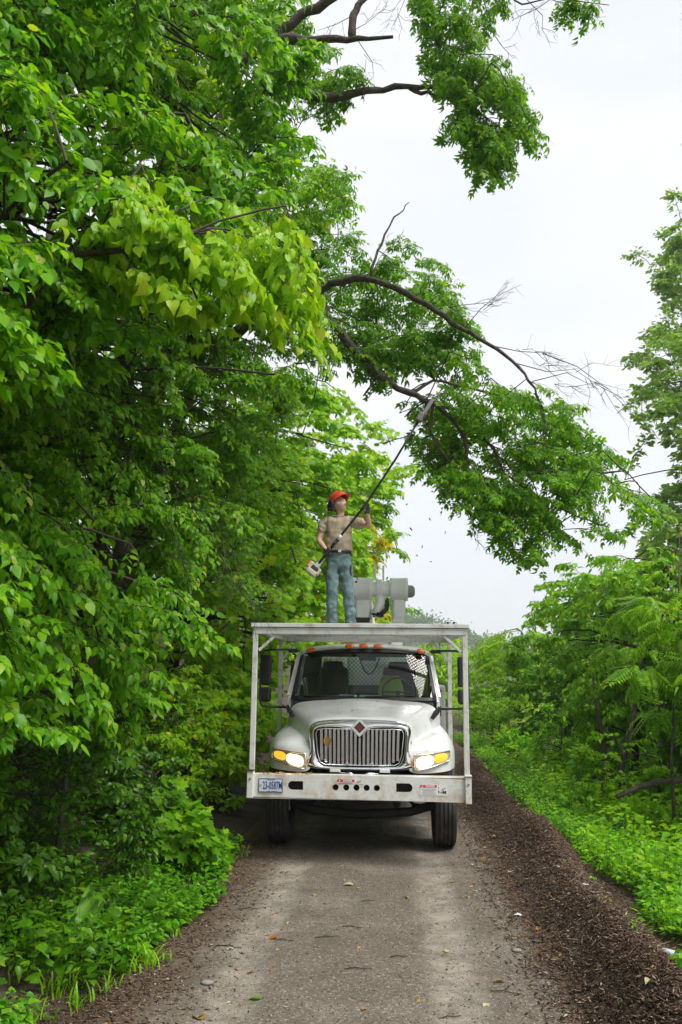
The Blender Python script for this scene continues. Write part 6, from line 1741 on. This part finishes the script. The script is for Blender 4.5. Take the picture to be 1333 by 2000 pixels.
# eyes, mouth, beard stubble, hair
for s in (-1, 1):
    MB().lathe([(0, -.010), (.008, -.006), (.010, 0), (.008, .006), (0, .010)], 10).build('eye', M['sticker'], person, smooth=True, loc=hp_(s * .031, -.082, .010))
MB().tube([hp_(-.022, -.093, -.056), hp_(0, -.100, -.054), hp_(.022, -.093, -.056)], .005, 6).build('mouth', mat('lips', (.30, .10, .08), .5), person, smooth=True)
rows = []
for zz, k in ((.05, 1.05), (-.01, 1.06), (-.06, .98)):
    rows.append([hp_(.082 * k * math.sin(a), -.100 * k * math.cos(a) * 1.0, zz) for a in np.linspace(R(105), R(255), 13)])
MB().loft(rows).build('hair', M['hair'], person, smooth=True, solid=.006)
# safety glasses
g = MB()
gl_ = person
for s in (-1, 1):
    pts = [hp_(s * (.034 + .028 * math.cos(a)), -.103 + .012 * abs(math.cos(a)), .010 + .017 * math.sin(a)) for a in np.linspace(0, 2 * math.pi, 15)]
    MB().tube(pts, .0025, 5).build('glasses_rim', M['black'], person, smooth=True)
    MB().tube([hp_(s * .062, -.088, .012), hp_(s * .080, -.03, .012), hp_(s * .082, .02, .008)], .003, 5).build('glasses_arm', M['black'], person, smooth=True)
# shirt: trunk and short sleeves
def shr(a, b, t): return a * (1 - t) + b * t
sh = [
    [(J['pel'] + Vector((0, 0, .06)), (.172, .132)), (J['pel'] + Vector((0, 0, .10)), (.190, .150)), (shr(J['waist'], J['chest'], .3), (.198, .160)), (shr(J['waist'], J['chest'], .65), (.196, .148)), (J['chest'], (.192, .136)), (shr(J['chest'], J['neckb'], .6), (.150, .105)), (J['neckb'] + Vector((0, 0, -.012)), (.080, .072))],
    [(shr(J['chest'], J['neckb'], .6), .15), (shr(J['shL'], J['neckb'], .35) + Vector((0, 0, .0)), .075), (J['shL'], .082), (shr(J['shL'], J['elL'], .32), .080), (shr(J['shL'], J['elL'], .66), .078)],
    [(shr(J['chest'], J['neckb'], .6), .15), (shr(J['shR'], J['neckb'], .35) + Vector((0, 0, .0)), .075), (J['shR'], .082), (shr(J['shR'], J['elR'], .32), .080), (shr(J['shR'], J['elR'], .68), .078)],
]
folds(skin('shirt', sh, M['shirt'], person, 3), .085, .065)
pk = shr(J['chest'], J['waist'], .25) + Vector((.085, -.132, 0))
# jeans and belt
jn = [
    [(J['pel'] + Vector((0, 0, .15)), (.15, .12)), (J['pel'] + Vector((0, 0, .075)), (.172, .135)), (J['pel'], (.172, .136)), (J['pel'] + Vector((0, 0, -.03)), (.158, .125))],
    [(J['pel'] + Vector((0, 0, -.03)), .14), (J['hipL'] + Vector((-.005, 0, -.03)), .104), (shr(J['hipL'], J['knL'], .5), .098), (J['knL'], .083), (shr(J['knL'], J['anL'], .35), .082), (shr(J['knL'], J['anL'], .75), .078), (J['anL'] + Vector((0, 0, -.05)), .085)],
    [(J['pel'] + Vector((0, 0, -.03)), .14), (J['hipR'] + Vector((.005, 0, -.03)), .104), (shr(J['hipR'], J['knR'], .5), .098), (J['knR'], .083), (shr(J['knR'], J['anR'], .35), .082), (shr(J['knR'], J['anR'], .75), .078), (J['anR'] + Vector((0, 0, -.05)), .085)],
]
folds(skin('jeans', jn, M['jeans'], person, 3), .075, .058)
c = J['pel'] + Vector((0, 0, .075))
MB().loft([[(c.x + .178 * math.cos(a), c.y + .142 * math.sin(a), c.z + dz) for a in np.linspace(0, 2 * math.pi, 33)] for dz in (-.002, .036)]).build('belt', M['belt'], person, smooth=True, solid=.008)
MB().box((c.x + .02, c.y - .147, c.z + .017), (.045, .012, .036)).build('belt_buckle', M['chrome_bar'], person, bevel=.004)
MB().box((J['hipR'].x + .10, J['hipR'].y - .03, J['hipR'].z - .11), (.02, .13, .15)).build('leg_pocket', M['jeans'], person, bevel=.008)
for a, s in ((J['anL'], -.4), (J['anR'], .4)):
    t_ = toe(a, s)
    skin('boot', [[(a + Vector((0, .05, -.045)), (.046, .042)), (a + Vector((0, 0, -.04)), (.052, .052)), (shr(a + Vector((0, 0, -.04)), t_, .6), (.050, .042)), (t_, (.046, .036))], [(a + Vector((0, 0, -.04)), .05), (a + Vector((0, .0, .06)), .056)]], M['boot'], person)
# hard hat with brim, ridge and ear muffs
hat = MB()
HU = Matrix((hx_, -look, hz_)).transposed() @ Matrix.Rotation(R(-8), 3, 'X')
def hh(v): return HU @ (Vector(v) * 1.10) + head + hz_ * .040
rows = []
for tq in np.linspace(0, 1, 9):
    r = math.cos(tq * math.pi / 2) ** .8; zz = .128 * math.sin(tq * math.pi / 2)
    rows.append([hh((.112 * r * math.cos(a), .138 * r * math.sin(a), zz)) for a in np.linspace(0, 2 * math.pi, 29)])
hat.loft(rows)
hat.loft([[hh((.112 * math.cos(a), .138 * math.sin(a), .0)) for a in np.linspace(0, 2 * math.pi, 29)], [hh((.122 * math.cos(a), (.148 + .030 * max(0, -math.sin(a)) ** 1.5) * math.sin(a), -.008)) for a in np.linspace(0, 2 * math.pi, 29)]])
ho = hat.build('hard_hat', M['hat'], person, smooth=True, solid=.004)
for x in (-.03, 0, .03):
    MB().tube([hh((x, .13 * math.cos(a), .004 + .128 * math.sin(a))) for a in np.linspace(.25, math.pi - .35, 10)], .007, 6).build('hat_ridge', M['hat'], ho, smooth=True)
for s in (-1, 1):
    q = hp_(s * .112, .060, .018)
    mf = MB().lathe([(0, -.028), (.034, -.026), (.042, -.010), (.042, .012), (.030, .024), (0, .026)], 16, (0, 0, 0), 'X').build('ear_muff', M['black'], person, smooth=True, loc=q)
    mf.rotation_euler = (0, 0, math.atan2(hx_.y, hx_.x)); mf.scale = (1.1, 1.15, 1.45)
    MB().bar(q + Vector((0, 0, .02)), hh((s * .112, .03, .02)), .012, .02).build('muff_arm', M['black'], person)
MB().box(hp_(-.02, .165, .035), (.10, .05, .075), Matrix.Rotation(math.atan2(hx_.y, hx_.x), 3, 'Z')).build('neck_guard', M['black'], person, bevel=.015)
# gloved hands closed round the pole: palm, four fingers, thumb
def hand(c, wr, flip):
    u = (wr - c); u = (u - pax * u.dot(pax)).normalized()
    v = pax.cross(u) * flip
    ch = [[(wr + (wr - c) * .10, .044), (wr, .040), (c + u * .055, (.044, .028)), (c + u * .040 + pax * .012, (.046, .024))]]
    for k in range(4):
        o = pax * (.036 - .025 * k); ln = (.96, 1.0, .98, .88)[k]
        pts = [c + u * .050 + o * .6]
        for a, rr in ((25, .034), (80, .031), (140, .029), (190, .028), (230, .027)):
            a = R(a * ln); pts.append(c + o + u * (rr * math.cos(a)) + v * (rr * math.sin(a)))
        ch.append([(p, r) for p, r in zip(pts, (.012, .0115, .011, .0105, .010, .009))])
    pts = [c + u * .050 + pax * .02]
    for a, rr, dz in ((-35, .034, .034), (-85, .031, .046), (-130, .029, .052)):
        a = R(a); pts.append(c + pax * dz + u * (rr * math.cos(a)) + v * (rr * math.sin(a)))
    ch.append([(p, r) for p, r in zip(pts, (.014, .0125, .0115, .010))])
    gs = MB()
    palm = skin('glove', ch[:1], M['glove'], person, 2)
    for q in ch[1:]: skin('glove_finger', [q], M['glove'], palm, 2)
hand(hA, J['wrL'], 1); hand(hB, J['wrR'], -1)

# pole saw
pA = hA - pax * .20
pts3 = [hA - pax * .30, hA - pax * .10, hA, hB, loc_(wp(773, 897, -.36)), loc_(wp(822, 815, -.42))]
tip = pts3[-1]
saw = empty('pole_saw', WB, 'long black pole saw with white and orange engine, its bar cutting the overhanging limb', 'pole saw')
MB().tube(pts3, [.017, .017, .016, .0155, .015, .014], 10).build('shaft', M['black'], saw, smooth=True)
a_ = hA + (hB - hA) * .30
MB().tube([hA + (hB - hA) * .27, hA + (hB - hA) * .36], .0225, 12).build('shaft_label', M['sticker'], saw, smooth=True)
MB().tube([hA + (hB - hA) * .10, hA + (hB - hA) * .245], .024, 12).build('grip_sleeve', M['black'], saw, smooth=True)
MB().tube([hA + (hB - hA) * .245, hA + (hB - hA) * .27], .028, 12).build('lock_collar', M['black'], saw, smooth=True)
MB().tube([hA - pax * .09, hA + pax * .06], .021, 12).build('rear_grip', M['black'], saw, smooth=True)
MB().tube([hA - pax * .05 + Vector((0, -.02, -.0)), hA - pax * .02 + Vector((.03, -.03, -.05)), hA + pax * .03 + Vector((.03, -.03, -.04))], .007, 6).build('trigger', M['black'], saw, smooth=True)
ec = hA - pax * .31
ez = pax; ex = Vector((0, -1, 0)); ex = (ex - ez * ex.dot(ez)).normalized(); ey = ez.cross(ex)
EM = Matrix((ey, ex, ez)).transposed()
M['eng_white'] = mat('engine_white', (.50, .48, .43), .4, var=.08, dirt=(.2, .18, .15), dirt_amt=.4, dirt_scale=14)
M['eng_orange'] = mat('engine_orange', (.70, .10, .02), .4, var=.08)
def ebox(o, d, name, m, bev=.015, par=None):
    q = MB().box((0, 0, 0), tuple(k * .78 for k in d)).build(name, m, saw, bevel=bev * .78, seg=3, loc=ec + EM @ (Vector(o) * .78))
    q.rotation_euler = EM.to_euler(); return q
ebox((0, 0, 0), (.19, .16, .13), 'engine_block', M['dark'], .02)
ebox((.0, .02, -.05), (.20, .17, .10), 'starter_cover', M['eng_white'], .03)
ebox((-.085, .0, .035), (.085, .15, .13), 'air_filter', M['eng_white'], .025)
ebox((-.135, .0, .035), (.035, .13, .11), 'top_cover', M['eng_orange'], .014)
ebox((.085, .01, .02), (.07, .13, .12), 'fuel_tank', mat('tank_plastic', (.50, .46, .38), .4, var=.1), .02)
MB().lathe([(.020, .22), (.026, .17), (.04, .09), (.05, .05), (.048, .03)], 16).build('clutch_housing', M['eng_white'], saw, smooth=True, loc=ec).rotation_euler = EM.to_euler()
for k in range(5): ebox((0, .083, -.08 + .022 * k), (.11, .006, .008), 'cooling_slot', M['black'], .001)
ld = (pts3[-1] - pts3[-2]).normalized()
lx = Vector((0, -1, 0)); lx = (lx - ld * lx.dot(ld)).normalized(); lyv = ld.cross(lx)
LM = Matrix((lyv, lx, ld)).transposed()
def hbox(o, d, name, m, bev=.008):
    q = MB().box((0, 0, 0), d).build(name, m, saw, bevel=bev, loc=tip + LM @ Vector(o)); q.rotation_euler = LM.to_euler(); return q
hbox((0, 0, .0), (.095, .075, .14), 'gear_head', mat('gear_grey', (.16, .15, .14), .5, var=.2), .02)
hbox((.035, 0, .03), (.06, .06, .10), 'oil_tank', M['black'], .015)
hbox((.012, -.02, .17), (.055, .006, .28), 'guide_bar', mat('bar_steel', (.22, .21, .20), .45, .7, var=.1), .002)
b = MB()
for k in range(21):
    z = .04 + .0125 * k
    for s in (-1, 1): b.box((.012 + s * .029, -.02, z), (.008, .008, .008))
q = b.build('saw_chain', M['dark'], saw, loc=tip); q.rotation_euler = LM.to_euler(); q['kind'] = 'stuff'
q = loc_(wp(800, 852, -.39))
MB().bar(q - ld * .06 + lyv * .03, q + ld * .05 + lyv * .03, .025, .03).build('shaft_bracket', M['black'], saw)

# air between here and the hill: one even volume
hm = bpy.data.materials.new('haze'); hm.use_nodes = True; hm.node_tree.nodes.clear()
ho_ = hm.node_tree.nodes.new('ShaderNodeOutputMaterial'); pv = hm.node_tree.nodes.new('ShaderNodeVolumePrincipled')
pv.inputs['Color'].default_value = (.95, .98, 1.0, 1); pv.inputs['Density'].default_value = .0007; pv.inputs['Anisotropy'].default_value = .3
hm.node_tree.links.new(pv.outputs[0], ho_.inputs['Volume'])
hb = MB().box((0, 330, 26.5), (1000, 1000, 67)).build('haze', hm); hb['kind'] = 'stuff'
